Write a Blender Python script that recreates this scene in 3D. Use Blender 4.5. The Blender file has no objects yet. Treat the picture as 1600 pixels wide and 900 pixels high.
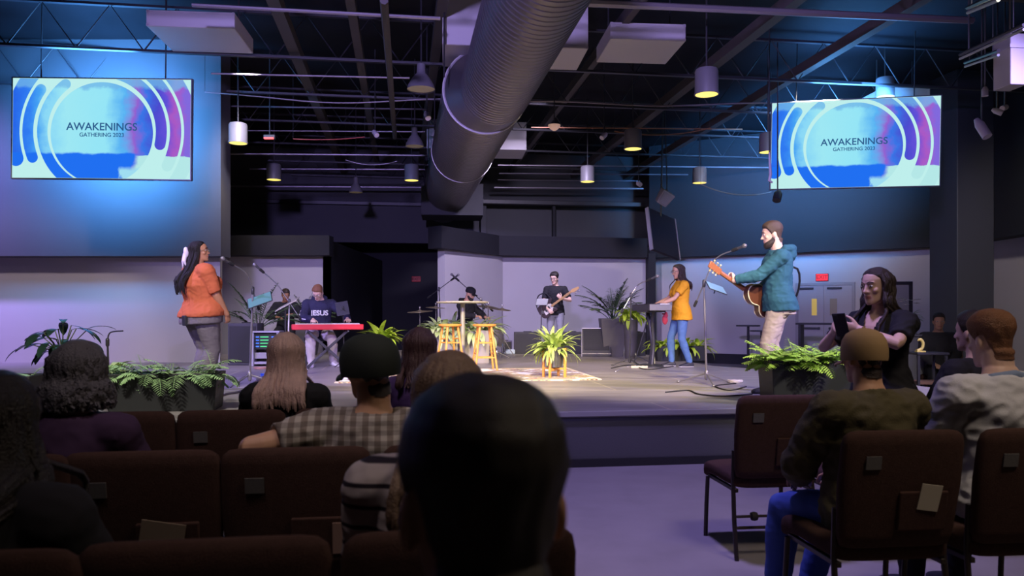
import bpy, math, random
from mathutils import Vector, Matrix, noise
rnd = random.Random(7)
SC = bpy.context.scene
COL = SC.collection
R = math.radians

# ---------------------------------------------------------------- camera
CAMZ = 1.37
F_PX = 1200.0
HOR = 489.0
cam_d = bpy.data.cameras.new('camera')
cam = bpy.data.objects.new('camera', cam_d)
COL.objects.link(cam)
cam.location = (0, 0, CAMZ)
cam.rotation_euler = (R(90), 0, 0)
cam_d.sensor_width = 36.0
cam_d.lens = 36.0 * F_PX / 1600.0
cam_d.shift_y = (HOR - 450.0) / 1600.0
cam_d.clip_start = 0.05
cam_d.clip_end = 100
cam_d.dof.use_dof = True
cam_d.dof.focus_distance = 10.0
cam_d.dof.aperture_fstop = 4.0
SC.camera = cam

# ---------------------------------------------------------------- world, exposure
SC.view_settings.view_transform = 'Standard'
SC.view_settings.look = 'None'
SC.view_settings.gamma = 1.0
SC.view_settings.use_curve_mapping = False
SC.view_settings.exposure = 0.0
w = bpy.data.worlds.new('hall_air')
SC.world = w
w.use_nodes = True
w.node_tree.nodes['Background'].inputs[0].default_value = (0.30, 0.27, 0.45, 1)
w.node_tree.nodes['Background'].inputs[1].default_value = 0.032

def W(px, py, Y):
    return Vector(((px - 800) / F_PX * Y, Y, CAMZ + (HOR - py) / F_PX * Y))
STAGE = 0.5
def S(px, py, z=STAGE):
    """point of the stage deck (or another level) seen at a pixel"""
    Y = F_PX * (CAMZ - z) / (py - HOR)
    return Vector(((px - 800) / F_PX * Y, Y, z))
TH = R(8.2)
U = Vector((math.cos(TH), math.sin(TH), 0))      # along the stage front
V = Vector((-math.sin(TH), math.cos(TH), 0))     # towards the back of the hall

# ---------------------------------------------------------------- lamps
def lamp(kind, name, loc, target, energy, color, size=0.3, spot=60, blend=0.6):
    d = bpy.data.lights.new(name, kind)
    d.energy = energy
    d.color = color
    if kind == 'SPOT':
        d.spot_size = R(spot); d.spot_blend = blend; d.shadow_soft_size = size
    elif kind == 'AREA':
        d.shape = 'DISK'; d.size = size
    else:
        d.shadow_soft_size = size
    o = bpy.data.objects.new(name, d)
    COL.objects.link(o)
    o.location = loc
    v = Vector(target) - Vector(loc)
    o.rotation_euler = v.to_track_quat('-Z', 'Y').to_euler()
    return o
WARM = (1.0, 0.80, 0.44); PURP = (0.46, 0.36, 1.0); BLUE = (0.09, 0.38, 1.0); NEUT = (1.0, 0.90, 0.80)
# warm key spots over the house aimed at the stage
lamp('SPOT', 'key_spot', (-1.2, 3.5, 5.0), (-0.3, 10.8, 0.5), 3800, WARM, 0.15, 36, .8)
lamp('SPOT', 'key_spot', (2.6, 3.2, 5.0), (0.9, 10.6, 0.7), 3800, WARM, 0.15, 34, .8)
lamp('SPOT', 'key_spot', (4.6, 3.6, 5.0), (3.0, 9.6, 1.0), 1700, NEUT, 0.15, 50, .8)
lamp('SPOT', 'key_spot', (-3.0, 3.0, 5.0), (-3.6, 8.8, 0.8), 1500, NEUT, 0.15, 54, .8)
# violet wash from the house and from the sides
lamp('SPOT', 'violet_wash', (-1.5, -2.0, 4.4), (0.0, 12.0, 5.2), 5500, PURP, 0.3, 60, .7)
lamp('SPOT', 'violet_wash', (7.0, 6.0, 5.0), (2.5, 10.0, 0.8), 2200, PURP, 0.2, 60, .8)
lamp('SPOT', 'violet_wash', (-7.0, 7.5, 5.0), (-3.0, 11.0, 0.8), 2200, PURP, 0.2, 60, .8)
lamp('SPOT', 'violet_floor_wash', (0.9, 4.4, 5.2), (1.1, 5.2, 0.0), 800, PURP, 0.2, 55, .8)
lamp('SPOT', 'violet_wall_wash', (-10.5, 11.0, 5.4), (-10.3, 13.4, 3.2), 2200, (0.40, 0.28, 1.0), 0.2, 100, .9)
lamp('SPOT', 'wall_wash', (0.5, 13.5, 5.0), (0.6, 21.0, 1.0), 1500, (0.74, 0.64, 1.0), 0.2, 75, .8)
lamp('SPOT', 'wall_wash', (5.0, 12.5, 5.0), (6.5, 20.0, 1.0), 2300, (1.0, 0.86, 0.70), 0.2, 75, .8)
lamp('SPOT', 'wall_wash', (-7.6, 8.0, 5.0), (-8.4, 13.5, 0.6), 420, (1.0, 0.82, 0.88), 0.2, 44, .5)
lamp('SPOT', 'wall_wash', (-4.0, 11.5, 5.0), (-5.2, 17.0, 1.0), 600, (0.9, 0.82, 1.0), 0.2, 60, .8)
# added blue area lamps imitating the lens glow around the two screens
for l_, t_, e_, s_, sp_ in (((-6.55, 11.4, 4.4), (-6.75, 13.0, 4.5), 430, 1.8, 122), ((5.75, 13.0, 4.3), (6.7, 18.5, 5.4), 380, 2.0, 62)):
    o_ = lamp('AREA', 'blue_glow_fill', l_, t_, e_, BLUE, s_); o_.data.spread = R(sp_)
for l_ in ((-6.3, 11.5, 4.95), (5.7, 12.95, 5.0)):
    lamp('AREA', 'blue_glow_upfill', l_, (l_[0], l_[1] - .1, 6.0), 110, BLUE, 1.2)  # added to carry the imitated blue glow up onto the ceiling
lamp('SPOT', 'wall_wash', (7.2, 9.0, 5.0), (10.4, 14.5, 1.6), 700, (1.0, 0.86, 0.80), 0.2, 60, .8)  # extra spot added to lighten the right side wall
# dim house light on the audience
lamp('SPOT', 'house_spot', (-1.1, 1.2, 5.5), (-0.85, 3.35, 0.9), 200, (1.0, 0.80, 0.82), 0.3, 32, .7)
lamp('SPOT', 'house_spot', (-0.9, 0.2, 5.6), (-0.30, 1.85, 0.95), 110, (1.0, 0.80, 0.80), 0.3, 20, .7)
lamp('SPOT', 'house_spot', (2.4, 1.2, 5.5), (1.9, 3.6, 0.9), 150, (1.0, 0.80, 0.66), 0.3, 40, .7)
lamp('AREA', 'house_light', (3.2, 1.5, 5.6), (2.6, 3.0, 0.8), 60, (1.0, 0.80, 0.60), 1.5)
lamp('AREA', 'house_light', (-1.0, 2.5, 5.6), (-1.0, 3.2, 0.8), 6, (0.75, 0.62, 1.0), 1.5)

# ---------------------------------------------------------------- materials
MATS = {}
def mat(name, col, rough=0.6, metal=0.0, emit=None, es=1.0, bump=0.0, bscale=60.0, var=0.0, vscale=8.0, spec=0.5):
    if name in MATS:
        return MATS[name]
    m = bpy.data.materials.new(name)
    m.use_nodes = True
    nt = m.node_tree
    b = nt.nodes['Principled BSDF']
    b.inputs['Base Color'].default_value = (*col, 1)
    b.inputs['Roughness'].default_value = rough
    b.inputs['Metallic'].default_value = metal
    b.inputs['Specular IOR Level'].default_value = spec
    if emit:
        b.inputs['Emission Color'].default_value = (*emit, 1)
        b.inputs['Emission Strength'].default_value = es
    if bump or var:
        tc = nt.nodes.new('ShaderNodeTexCoord')
    if bump:
        n = nt.nodes.new('ShaderNodeTexNoise')
        n.inputs['Scale'].default_value = bscale
        n.inputs['Detail'].default_value = 4
        bp = nt.nodes.new('ShaderNodeBump')
        bp.inputs['Strength'].default_value = bump
        bp.inputs['Distance'].default_value = 0.02
        nt.links.new(tc.outputs['Object'], n.inputs['Vector'])
        nt.links.new(n.outputs['Fac'], bp.inputs['Height'])
        nt.links.new(bp.outputs['Normal'], b.inputs['Normal'])
    if var:
        n = nt.nodes.new('ShaderNodeTexNoise')
        n.inputs['Scale'].default_value = vscale
        n.inputs['Detail'].default_value = 5
        mx = nt.nodes.new('ShaderNodeMix'); mx.data_type = 'RGBA'
        mx.inputs['A'].default_value = (*[c * (1 - var) for c in col], 1)
        mx.inputs['B'].default_value = (*[min(1, c * (1 + var)) for c in col], 1)
        nt.links.new(tc.outputs['Object'], n.inputs['Vector'])
        nt.links.new(n.outputs['Fac'], mx.inputs['Factor'])
        nt.links.new(mx.outputs['Result'], b.inputs['Base Color'])
    MATS[name] = m
    return m

def stripe_mat(name, c0, c1, scale, direction='Z', width=0.5, rough=0.8, second=None, spec=0.3):
    """cloth with stripes (second: another set across, for plaid)"""
    if name in MATS: return MATS[name]
    m = bpy.data.materials.new(name); m.use_nodes = True
    nt = m.node_tree; b = nt.nodes['Principled BSDF']
    b.inputs['Roughness'].default_value = rough
    b.inputs['Specular IOR Level'].default_value = spec
    tc = nt.nodes.new('ShaderNodeTexCoord')
    def band(d, sc):
        wv = nt.nodes.new('ShaderNodeTexWave'); wv.bands_direction = d
        wv.inputs['Scale'].default_value = sc; wv.inputs['Distortion'].default_value = 0.6
        wv.inputs['Detail'].default_value = 1
        r = nt.nodes.new('ShaderNodeValToRGB')
        r.color_ramp.elements[0].position = width - 0.04; r.color_ramp.elements[1].position = width + 0.04
        nt.links.new(tc.outputs['Object'], wv.inputs['Vector']); nt.links.new(wv.outputs['Fac'], r.inputs['Fac'])
        return r
    r1 = band(direction, scale)
    mx = nt.nodes.new('ShaderNodeMix'); mx.data_type = 'RGBA'
    mx.inputs['A'].default_value = (*c0, 1); mx.inputs['B'].default_value = (*c1, 1)
    nt.links.new(r1.outputs['Color'], mx.inputs['Factor'])
    out = mx.outputs['Result']
    if second:
        r2 = band(second[0], second[1])
        m2 = nt.nodes.new('ShaderNodeMix'); m2.data_type = 'RGBA'; m2.blend_type = 'MULTIPLY'
        m2.inputs['B'].default_value = (*second[2], 1)
        nt.links.new(r2.outputs['Color'], m2.inputs['Factor'])
        nt.links.new(out, m2.inputs['A'])
        out = m2.outputs['Result']
    nt.links.new(out, b.inputs['Base Color'])
    MATS[name] = m
    return m

# ---------------------------------------------------------------- mesh helper
class MB:
    def __init__(s):
        s.v = []; s.f = []; s.m = []
    def add(s, vs, fs, m=0):
        o = len(s.v)
        s.v += [tuple(p) for p in vs]
        s.f += [tuple(i + o for i in f) for f in fs]
        s.m += [m] * len(fs)
        return s
    def box(s, c, sz, rot=None, m=0, taper=None):
        c = Vector(c); hx, hy, hz = sz[0] / 2, sz[1] / 2, sz[2] / 2
        tx, ty = taper or (1, 1)      # scale of the bottom
        vs = []
        for z, kx, ky in ((-hz, tx, ty), (hz, 1, 1)):
            for x, y in ((-hx, -hy), (hx, -hy), (hx, hy), (-hx, hy)):
                p = Vector((x * kx, y * ky, z))
                vs.append((rot @ p if rot else p) + c)
        return s.add(vs, [(3, 2, 1, 0), (4, 5, 6, 7), (0, 1, 5, 4), (1, 2, 6, 5), (2, 3, 7, 6), (3, 0, 4, 7)], m)
    def loft(s, rings, m=0, cap=True):
        n = len(rings[0]); vs = [p for r in rings for p in r]; fs = []
        for i in range(len(rings) - 1):
            for j in range(n):
                k = (j + 1) % n
                fs.append((i * n + j, i * n + k, (i + 1) * n + k, (i + 1) * n + j))
        if cap:
            fs.append(tuple(range(n - 1, -1, -1)))
            b = (len(rings) - 1) * n
            fs.append(tuple(b + j for j in range(n)))
        return s.add(vs, fs, m)
    def tube(s, pts, r, n=8, m=0, cap=True):
        pts = [Vector(p) for p in pts]
        if not isinstance(r, (list, tuple)): r = [r] * len(pts)
        up = None; rings = []
        for i, p in enumerate(pts):
            a = pts[max(0, i - 1)]; b = pts[min(len(pts) - 1, i + 1)]
            t = (b - a)
            t = t.normalized() if t.length > 1e-9 else Vector((0, 0, 1))
            if up is None:
                up = Vector((0, 0, 1)) if abs(t.z) < 0.9 else Vector((1, 0, 0))
            x = up.cross(t)
            if x.length < 1e-6: x = t.orthogonal()
            x.normalize(); y = t.cross(x).normalized(); up = y
            rings.append([p + x * (r[i] * math.cos(2 * math.pi * j / n)) + y * (r[i] * math.sin(2 * math.pi * j / n)) for j in range(n)])
        return s.loft(rings, m, cap)
    def capsule(s, pts, rs, n=12, m=0):
        """tube with rounded ends"""
        pts = [Vector(p) for p in pts]
        d0 = (pts[0] - pts[1]).normalized(); d1 = (pts[-1] - pts[-2]).normalized()
        P = []; Q = []
        for a in (80, 55, 28):
            P.append(pts[0] + d0 * rs[0] * math.sin(R(a))); Q.append(rs[0] * math.cos(R(a)))
        P += pts; Q += list(rs)
        for a in (28, 55, 80):
            P.append(pts[-1] + d1 * rs[-1] * math.sin(R(a))); Q.append(rs[-1] * math.cos(R(a)))
        return s.tube(P, Q, n, m)
    def ell(s, c, r, rot=None, m=0, nu=16, nv=10):
        c = Vector(c); rings = []
        for i in range(nv + 1):
            t = math.pi * (i + 0.001) / (nv + 0.002)
            ring = []
            for j in range(nu):
                a = 2 * math.pi * j / nu
                p = Vector((r[0] * math.sin(t) * math.cos(a), r[1] * math.sin(t) * math.sin(a), -r[2] * math.cos(t)))
                ring.append((rot @ p if rot else p) + c)
            rings.append(ring)
        return s.loft(rings, m)
    def lathe(s, prof, c=(0, 0, 0), n=20, m=0, cap=True, rot=None):
        c = Vector(c); rings = []
        for r, z in prof:
            ring = []
            for j in range(n):
                p = Vector((r * math.cos(2 * math.pi * j / n), r * math.sin(2 * math.pi * j / n), z))
                ring.append((rot @ p if rot else p) + c)
            rings.append(ring)
        return s.loft(rings, m, cap)
    def poly(s, pts, m=0):
        return s.add(pts, [tuple(range(len(pts)))], m)
    def prism(s, pts, z0, z1, m=0):
        n = len(pts)
        vs = [(p[0], p[1], z0) for p in pts] + [(p[0], p[1], z1) for p in pts]
        fs = [tuple(range(n - 1, -1, -1)), tuple(range(n, 2 * n))] + [(i, (i + 1) % n, n + (i + 1) % n, n + i) for i in range(n)]
        return s.add(vs, fs, m)
    def mesh(s, name, mats):
        me = bpy.data.meshes.new(name)
        me.from_pydata(s.v, [], s.f)
        for x in (mats if isinstance(mats, (list, tuple)) else [mats]):
            me.materials.append(x)
        if any(s.m): me.polygons.foreach_set('material_index', s.m)
        me.update()
        return me
    def build(s, name, mats, parent=None, loc=None, rz=0, bevel=0, smooth=True, angle=40, rot=None):
        me = s.mesh(name, mats)
        o = bpy.data.objects.new(name, me)
        COL.objects.link(o)
        if parent: o.parent = parent
        if loc is not None: o.location = loc
        if rot is not None: o.rotation_euler = rot
        elif rz: o.rotation_euler = (0, 0, rz)
        if smooth:
            me.shade_smooth()
            me.set_sharp_from_angle(angle=R(angle))
        if bevel:
            b = o.modifiers.new('bevel', 'BEVEL'); b.width = bevel; b.segments = 3; b.limit_method = 'ANGLE'; b.angle_limit = R(35)
        return o

def tag(o, label=None, cat=None, group=None, kind=None):
    if label: o['label'] = label
    if cat: o['category'] = cat
    if group: o['group'] = group
    if kind: o['kind'] = kind
    return o
def thing(name, loc, rz=0, label=None, cat=None, group=None, rot=None):
    o = bpy.data.objects.new(name, None)
    COL.objects.link(o)
    o.empty_display_size = 0.1
    o.location = loc
    o.rotation_euler = rot if rot is not None else (0, 0, rz)
    return tag(o, label, cat, group)
def struct(name, mb, m, **k):
    o = mb.build(name, m, **k)
    o['kind'] = 'structure'
    return o
def copy_tree(o, loc=None, rz=None, label=None, group=None, parent=None):
    c = o.copy(); COL.objects.link(c)
    if parent: c.parent = parent
    for ch in list(o.children):
        copy_tree(ch, parent=c)
    if loc is not None: c.location = loc
    if rz is not None: c.rotation_euler = (0, 0, rz)
    if label: c['label'] = label
    if group: c['group'] = group
    return c
def put(o, loc, rz=None):
    o.location = loc
    if rz is not None: o.rotation_euler = (0, 0, rz)
    return o
def text(s, size, m, parent, loc, rot, name, extrude=0.002, bold=0.0):
    cu = bpy.data.curves.new(name, 'FONT')
    cu.body = s; cu.size = size; cu.extrude = extrude; cu.align_x = 'CENTER'; cu.align_y = 'CENTER'; cu.offset = bold
    t = bpy.data.objects.new(name + '_t', cu)
    COL.objects.link(t)
    bpy.context.view_layer.update()
    dg = bpy.context.evaluated_depsgraph_get()
    me = bpy.data.meshes.new_from_object(t.evaluated_get(dg))
    bpy.data.objects.remove(t)
    me.materials.clear(); me.materials.append(m)
    o = bpy.data.objects.new(name, me)
    COL.objects.link(o)
    o.parent = parent; o.location = loc; o.rotation_euler = rot
    return o
FS = bpy.data.scenes.new('workbench')      # scratch scene, removed at the end
def fuse(mb, voxel, smooth=3, fold=0.0, fscale=9.0, stretch=(1, 1, 1), seed=0.0, factor=0.5):
    """voxel-fuse overlapping closed pieces into ONE continuous surface"""
    me = mb.mesh('fuse_tmp', [])
    o = bpy.data.objects.new('fuse_tmp', me)
    FS.collection.objects.link(o)
    r = o.modifiers.new('r', 'REMESH'); r.mode = 'VOXEL'; r.voxel_size = voxel
    if smooth:
        sm = o.modifiers.new('s', 'SMOOTH'); sm.factor = factor; sm.iterations = smooth
    vl = FS.view_layers[0]
    vl.update()
    dg = vl.depsgraph
    out = bpy.data.meshes.new_from_object(o.evaluated_get(dg))
    bpy.data.objects.remove(o); bpy.data.meshes.remove(me)
    if fold:
        st = Vector(stretch); off = Vector((seed, seed * 1.7, seed * 0.3)); off2 = Vector((5, 3, 1))
        n = len(out.vertices)
        co = [0.0] * (3 * n); no = [0.0] * (3 * n)
        out.vertices.foreach_get('co', co); out.vertices.foreach_get('normal', no)
        for i in range(0, 3 * n, 3):
            p = Vector((co[i] * st.x, co[i + 1] * st.y, co[i + 2] * st.z)) * fscale + off
            d = fold * (noise.noise(p) * 0.8 + (0.3 - abs(noise.noise(p * 1.9 + off2))))
            co[i] += no[i] * d; co[i + 1] += no[i + 1] * d; co[i + 2] += no[i + 2] * d
        out.vertices.foreach_set('co', co)
        out.update()
    return out
def mobj(name, me, mats, parent=None, loc=None, rot=None):
    me.name = name
    me.materials.clear()
    for x in (mats if isinstance(mats, (list, tuple)) else [mats]): me.materials.append(x)
    me.shade_smooth()
    o = bpy.data.objects.new(name, me)
    COL.objects.link(o)
    if parent: o.parent = parent
    if loc is not None: o.location = loc
    if rot is not None: o.rotation_euler = rot
    return o
# ================================================================ THE SETTING
M_carpet = mat('carpet', (0.26, 0.24, 0.26), 0.95, bump=0.25, bscale=260, var=0.18, vscale=3, spec=0.1)
M_black = mat('black_paint', (0.022, 0.022, 0.027), 0.75, bump=0.05, bscale=20, spec=0.3)
M_ceil = mat('ceiling_black', (0.012, 0.012, 0.016), 0.8, var=0.4, vscale=2, spec=0.2)
M_steel = mat('painted_steel', (0.026, 0.025, 0.032), 0.42, spec=0.5)
M_beam = mat('dusty_steel', (0.07, 0.062, 0.062), 0.7)
M_wall = mat('grey_wall', (0.52, 0.49, 0.50), 0.8, bump=0.03, bscale=40, var=0.05, vscale=1.2)
M_bulk = mat('dark_bulkhead', (0.055, 0.055, 0.065), 0.7, var=0.15, vscale=1.0)
M_stagefront = mat('stage_fascia', (0.085, 0.085, 0.10), 0.7, bump=0.1, bscale=120)
M_door = mat('door_paint', (0.46, 0.44, 0.47), 0.6)

# stage deck: dark boards with a worn sheen
def deck_mat():
    m = mat('stage_deck', (0.16, 0.145, 0.14), 0.36)
    nt = m.node_tree; b = nt.nodes['Principled BSDF']
    tc = nt.nodes.new('ShaderNodeTexCoord')
    mp = nt.nodes.new('ShaderNodeMapping'); mp.inputs['Rotation'].default_value = (0, 0, -TH)
    br = nt.nodes.new('ShaderNodeTexBrick')
    br.inputs['Scale'].default_value = 1.0
    br.inputs['Brick Width'].default_value = 2.4; br.inputs['Row Height'].default_value = 1.2
    br.inputs['Mortar Size'].default_value = 0.012
    br.inputs['Color1'].default_value = (0.31, 0.285, 0.28, 1); br.inputs['Color2'].default_value = (0.265, 0.245, 0.245, 1)
    br.inputs['Mortar'].default_value = (0.44, 0.40, 0.33, 1)
    n = nt.nodes.new('ShaderNodeTexNoise'); n.inputs['Scale'].default_value = 2.2; n.inputs['Detail'].default_value = 8
    mp2 = nt.nodes.new('ShaderNodeMapping'); mp2.inputs['Scale'].default_value = (0.6, 3.0, 1)
    mx = nt.nodes.new('ShaderNodeMix'); mx.data_type = 'RGBA'; mx.blend_type = 'OVERLAY'; mx.inputs['Factor'].default_value = 0.6
    L = nt.links.new
    L(tc.outputs['Object'], mp.inputs['Vector']); L(mp.outputs['Vector'], br.inputs['Vector'])
    L(tc.outputs['Object'], mp2.inputs['Vector']); L(mp2.outputs['Vector'], n.inputs['Vector'])
    L(br.outputs['Color'], mx.inputs['A']); L(n.outputs['Fac'], mx.inputs['B']); L(mx.outputs['Result'], b.inputs['Base Color'])
    mr = nt.nodes.new('ShaderNodeMapRange'); mr.inputs['To Min'].default_value = 0.28; mr.inputs['To Max'].default_value = 0.55
    L(n.outputs['Fac'], mr.inputs['Value']); L(mr.outputs['Result'], b.inputs['Roughness'])
    return m
M_deck = deck_mat()

struct('floor', MB().box((0, 12, -0.05), (34, 36, 0.1)), M_carpet, smooth=False)
struct('ceiling', MB().box((0, 12, 6.15), (34, 36, 0.3)), M_ceil, smooth=False)
struct('wall_rear', MB().box((0, -5.9, 3.0), (34, 0.2, 6.0)), M_black, smooth=False)

# ---- stage: front edge along U through a point under (880, 643)
P0 = S(880, 642.7)
fl = P0 - U * 9.3; fr = P0 + U * 4.7
outline = [fl, fr, fr + V * 4.4, Vector((3.77, 12.0, 0)), Vector((3.3, 12.6, 0)), Vector((2.6, 17.6, 0)), Vector((-3.2, 18.0, 0)), Vector((-4.6, 16.4, 0)), Vector((-11.0, 15.6, 0))]
struct('stage', MB().prism([(p.x, p.y) for p in outline], 0.44, STAGE), M_deck, smooth=False)
inn = [Vector((p.x, p.y, 0)) for p in outline]
cen = sum(inn, Vector()) / len(inn)
inn2 = [p + (cen - p).normalized() * 0.04 for p in inn]
struct('stage_fascia', MB().prism([(p.x, p.y) for p in inn2], 0.0, 0.44), M_stagefront, smooth=False)
edge = MB()
e0 = fl - V * 0.012; e1 = fr - V * 0.012
edge.box(((e0 + e1) / 2 + Vector((0, 0, -0.025))), ((e1 - e0).length, 0.024, 0.05), Matrix.Rotation(TH, 3, 'Z'))
struct('trim_1', edge, mat('edge_trim', (0.30, 0.29, 0.30), 0.35, spec=0.6), bevel=0.006)
kick = MB()
kick.box(((e0 + e1) / 2 + V * 0.02 + Vector((0, 0, -0.465))), ((e1 - e0).length - 0.1, 0.03, 0.07), Matrix.Rotation(TH, 3, 'Z'))
struct('baseboard_stage', kick, mat('kick_vinyl', (0.02, 0.02, 0.024), 0.5))

# ---- walls: grey lower walls under dark overhanging bulkheads
def wall_run(name, pts, z0, z1, m, thick=0.15, back=(0, 1)):
    mb = MB()
    for a, b in zip(pts[:-1], pts[1:]):
        a = Vector((a[0], a[1])); b = Vector((b[0], b[1]))
        d = (b - a).normalized(); nrm = Vector((-d.y, d.x))
        if nrm.dot(Vector(back)) < 0: nrm = -nrm
        mb.prism([a, b, b + nrm * thick, a + nrm * thick], z0, z1)
    return struct(name, mb, m, smooth=False)
# left
SL = 2.335; SL2 = 2.62
struct('wall_left', MB().prism([(-13.5, 13.5), (-5.13, 13.5), (-6.45, 17.1), (-4.06, 17.1), (-4.06, 17.25), (-6.66, 17.25), (-5.34, 13.65), (-13.5, 13.65)], 0, SL2 + 0.25), M_wall, smooth=False)
wall_run('wall_left_bulkhead', [(-13.5, 13.0), (-4.93, 13.0)], SL, 6.0, M_bulk, 0.45)
wall_run('wall_left_fascia', [(-6.25, 16.6), (-3.95, 16.6)], SL2, 3.05, M_black, 0.4)
struct('wall_left_side', MB().box((-13.6, 5.4, 3), (0.2, 23.4, 6)), M_bulk, smooth=False)
wall_run('wall_left_end', [(-4.06, 17.1), (-4.06, 24)], 0, 3.0, M_black, 0.15, (-1, 0))
# centre
SCN = 2.9
cpts = [(-1.65, 18.0), (-0.34, 20.3), (3.72, 21.1)]
struct('wall_center', MB().prism([(-1.62, 18.5), (-0.25, 20.8), (3.75, 21.55), (3.75, 21.8), (-0.4, 21.05), (-1.8, 18.6)], 0, SCN + 0.4), M_wall, smooth=False)
struct('wall_center_fascia', MB().prism([cpts[0], cpts[1], cpts[2], (3.72, 21.6), (-0.5, 20.95), (-2.0, 18.3)], SCN, 3.42), M_black, smooth=False)
wall_run('wall_center_bulkhead', [(-8.2, 21.1), (4.3, 22.9)], 3.36, 6.0, M_bulk, 0.3)
bb = MB()
for (x0, x1, pz0, pz1) in ((700, 1005, 322, 316), ):
    pass
struct('trim_2', MB().box(W(560, 318, 21.6), (6.2, 0.2, 0.10), Matrix.Rotation(TH, 3, 'Z')), M_steel, bevel=0.01)
struct('trim_3', MB().box(W(880, 318, 21.9), (4.8, 0.24, 0.12), Matrix.Rotation(TH, 3, 'Z')), M_steel, bevel=0.01)
struct('trim_4', MB().box(W(755, 345, 21.9), (0.16, 0.25, 1.0), Matrix.Rotation(TH, 3, 'Z')), M_bulk, bevel=0.01)
struct('trim_5', MB().box(W(865, 345, 22.0), (0.08, 0.2, 1.0), Matrix.Rotation(TH, 3, 'Z')), M_black, bevel=0.01)
struct('wall_back', MB().box((-2.5, 24.2, 3), (9, 0.2, 6)), M_black, smooth=False)
struct('trim_6', MB().box((3.84, 21.2, 1.5), (0.2, 0.3, 3.0)), M_black, smooth=False)
# right
rpts = [(3.9, 21.3), (9.95, 17.6)]
dr = (Vector(rpts[1]) - Vector(rpts[0])).normalized(); nr = Vector((-dr.y, dr.x))
if nr.y < 0: nr = -nr
def RW(s, z, off=0.0):
    """point of the right wall, s metres along, off metres out of it"""
    p = Vector(rpts[0]) + dr * s + nr * (0.5 - off)
    return Vector((p.x, p.y, z))
a0 = Vector(rpts[0]) + nr * 0.5 - dr * 0.2; a1 = Vector(rpts[1]) + nr * 0.5 + dr * 0.6
wall_run('wall_right', [a0, a1], 0, 3.3, M_wall)
wall_run('wall_right_bulkhead', [Vector(rpts[0]) - dr * .1, Vector(rpts[1]) + dr * .4], SCN, 6.0, M_black, 0.4)
wall_run('baseboard_right', [a0 - nr * 0.04, a1 - nr * 0.04], 0, 0.27, M_black, 0.04)
wall_run('wall_right_side', [(10.4, 18.2), (10.4, -6)], 0, 3.3, M_wall, 0.2, (1, 0))
wall_run('wall_right_side_bulkhead', [(9.9, 17.6), (9.9, -6)], SCN, 6.0, M_black, 0.4, (1, 0))
# dark square column right of the doors
c = W(1500, 489, 15.0)
struct('trim_7', MB().box((c.x + 0.02, c.y, 3.0), (0.78, 0.78, 6.0), Matrix.Rotation(TH, 3, 'Z')), mat('column_paint', (0.035, 0.037, 0.055), 0.6), bevel=0.02)

# double door in the right wall
Ldir = Matrix(((dr.x, nr.x, 0), (dr.y, nr.y, 0), (0, 0, 1)))
def s_of(px):
    """distance along the right wall at which a pixel column meets it"""
    t = (px - 800) / F_PX
    q = Vector(rpts[0]) + nr * 0.5
    # q.x + s*dr.x = t*(q.y + s*dr.y)
    return (t * q.y - q.x) / (dr.x - t * dr.y)
sx0, sxm, sx1 = s_of(1246), s_of(1289), s_of(1334)
rzr = math.atan2(dr.y, dr.x)
M_dframe = mat('door_frame', (0.36, 0.34, 0.36), 0.6)
M_vision = mat('door_lite', (0.55, 0.42, 0.12), 0.2, emit=(0.9, 0.62, 0.12), es=0.35)
M_dark = mat('dark_metal', (0.03, 0.03, 0.034), 0.4, spec=0.5)
df = MB()
for s0 in (sx0, sx1):
    df.box(RW(s0, 1.05, 0.04), (0.07, 0.10, 2.1), Ldir)
df.box(RW((sx0 + sx1) / 2, 2.1, 0.04), (sx1 - sx0 + 0.07, 0.10, 0.07), Ldir)
struct('trim_8', df, M_dframe)
for i, (a, b) in enumerate(((sx0, sxm), (sxm, sx1))):
    dl = MB().box(RW((a + b) / 2, 1.04, 0.035), (b - a - 0.05, 0.05, 2.04), Ldir)
    d = struct('door_%d' % (i + 1), dl, M_door, bevel=0.004)
    sv = s_of(1273) if i == 0 else s_of(1303)
    MB().box(RW(sv, 1.52, 0.064), (0.12 if i == 0 else 0.17, 0.012, 0.42), Ldir).build('door_lite', M_vision if i == 0 else mat('door_lite_dim', (0.36, 0.31, 0.22), .3), d)
    hb = MB(); hb.box(RW((a + b) / 2, 0.98, 0.10), ((b - a) * .7, 0.03, 0.05), Ldir)
    for e in (-.3, .3): hb.box(RW((a + b) / 2 + e * (b - a), 0.98, 0.08), (0.05, 0.06, 0.06), Ldir)
    hb.build('push_bar', M_dark, d, bevel=0.005)
    MB().box(RW((a + b) / 2 - .1, 1.99, 0.085), (0.34, 0.06, 0.05), Ldir).build('door_closer', M_dark, d, bevel=0.005)

# ---- exit signs
def exit_sign(loc, rz, label, w_=0.30, dim=False):
    t = thing('exit_sign', loc, rz, label, 'exit sign', 'exit signs')
    MB().box((0, 0.02, 0), (w_, 0.05, w_ * .62)).build('sign_box', mat('exit_housing', (0.25, 0.03, 0.03), 0.5), t, bevel=0.008)
    em = mat('exit_glow_dim', (0.1, 0.01, 0.01), .5, emit=(0.5, 0.02, 0.03), es=0.16) if dim else mat('exit_glow', (0.4, 0.02, 0.02), .5, emit=(1.0, 0.02, 0.03), es=1.1)
    MB().box((0, -0.008, 0), (w_ * .93, 0.008, w_ * .55)).build('sign_face', em, t, bevel=0.004)
    text('EXIT', w_ * .44, mat('exit_letters_dim' if dim else 'exit_letters', (.05, .0, .0), .6) if dim else mat('exit_letters', (0.30, 0.01, 0.01), .6, emit=(0.35, 0.005, 0.01), es=0.6), t, (0, -0.0135, 0), (R(90), 0, 0), 'lettering', bold=0.004)
    return t
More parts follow.
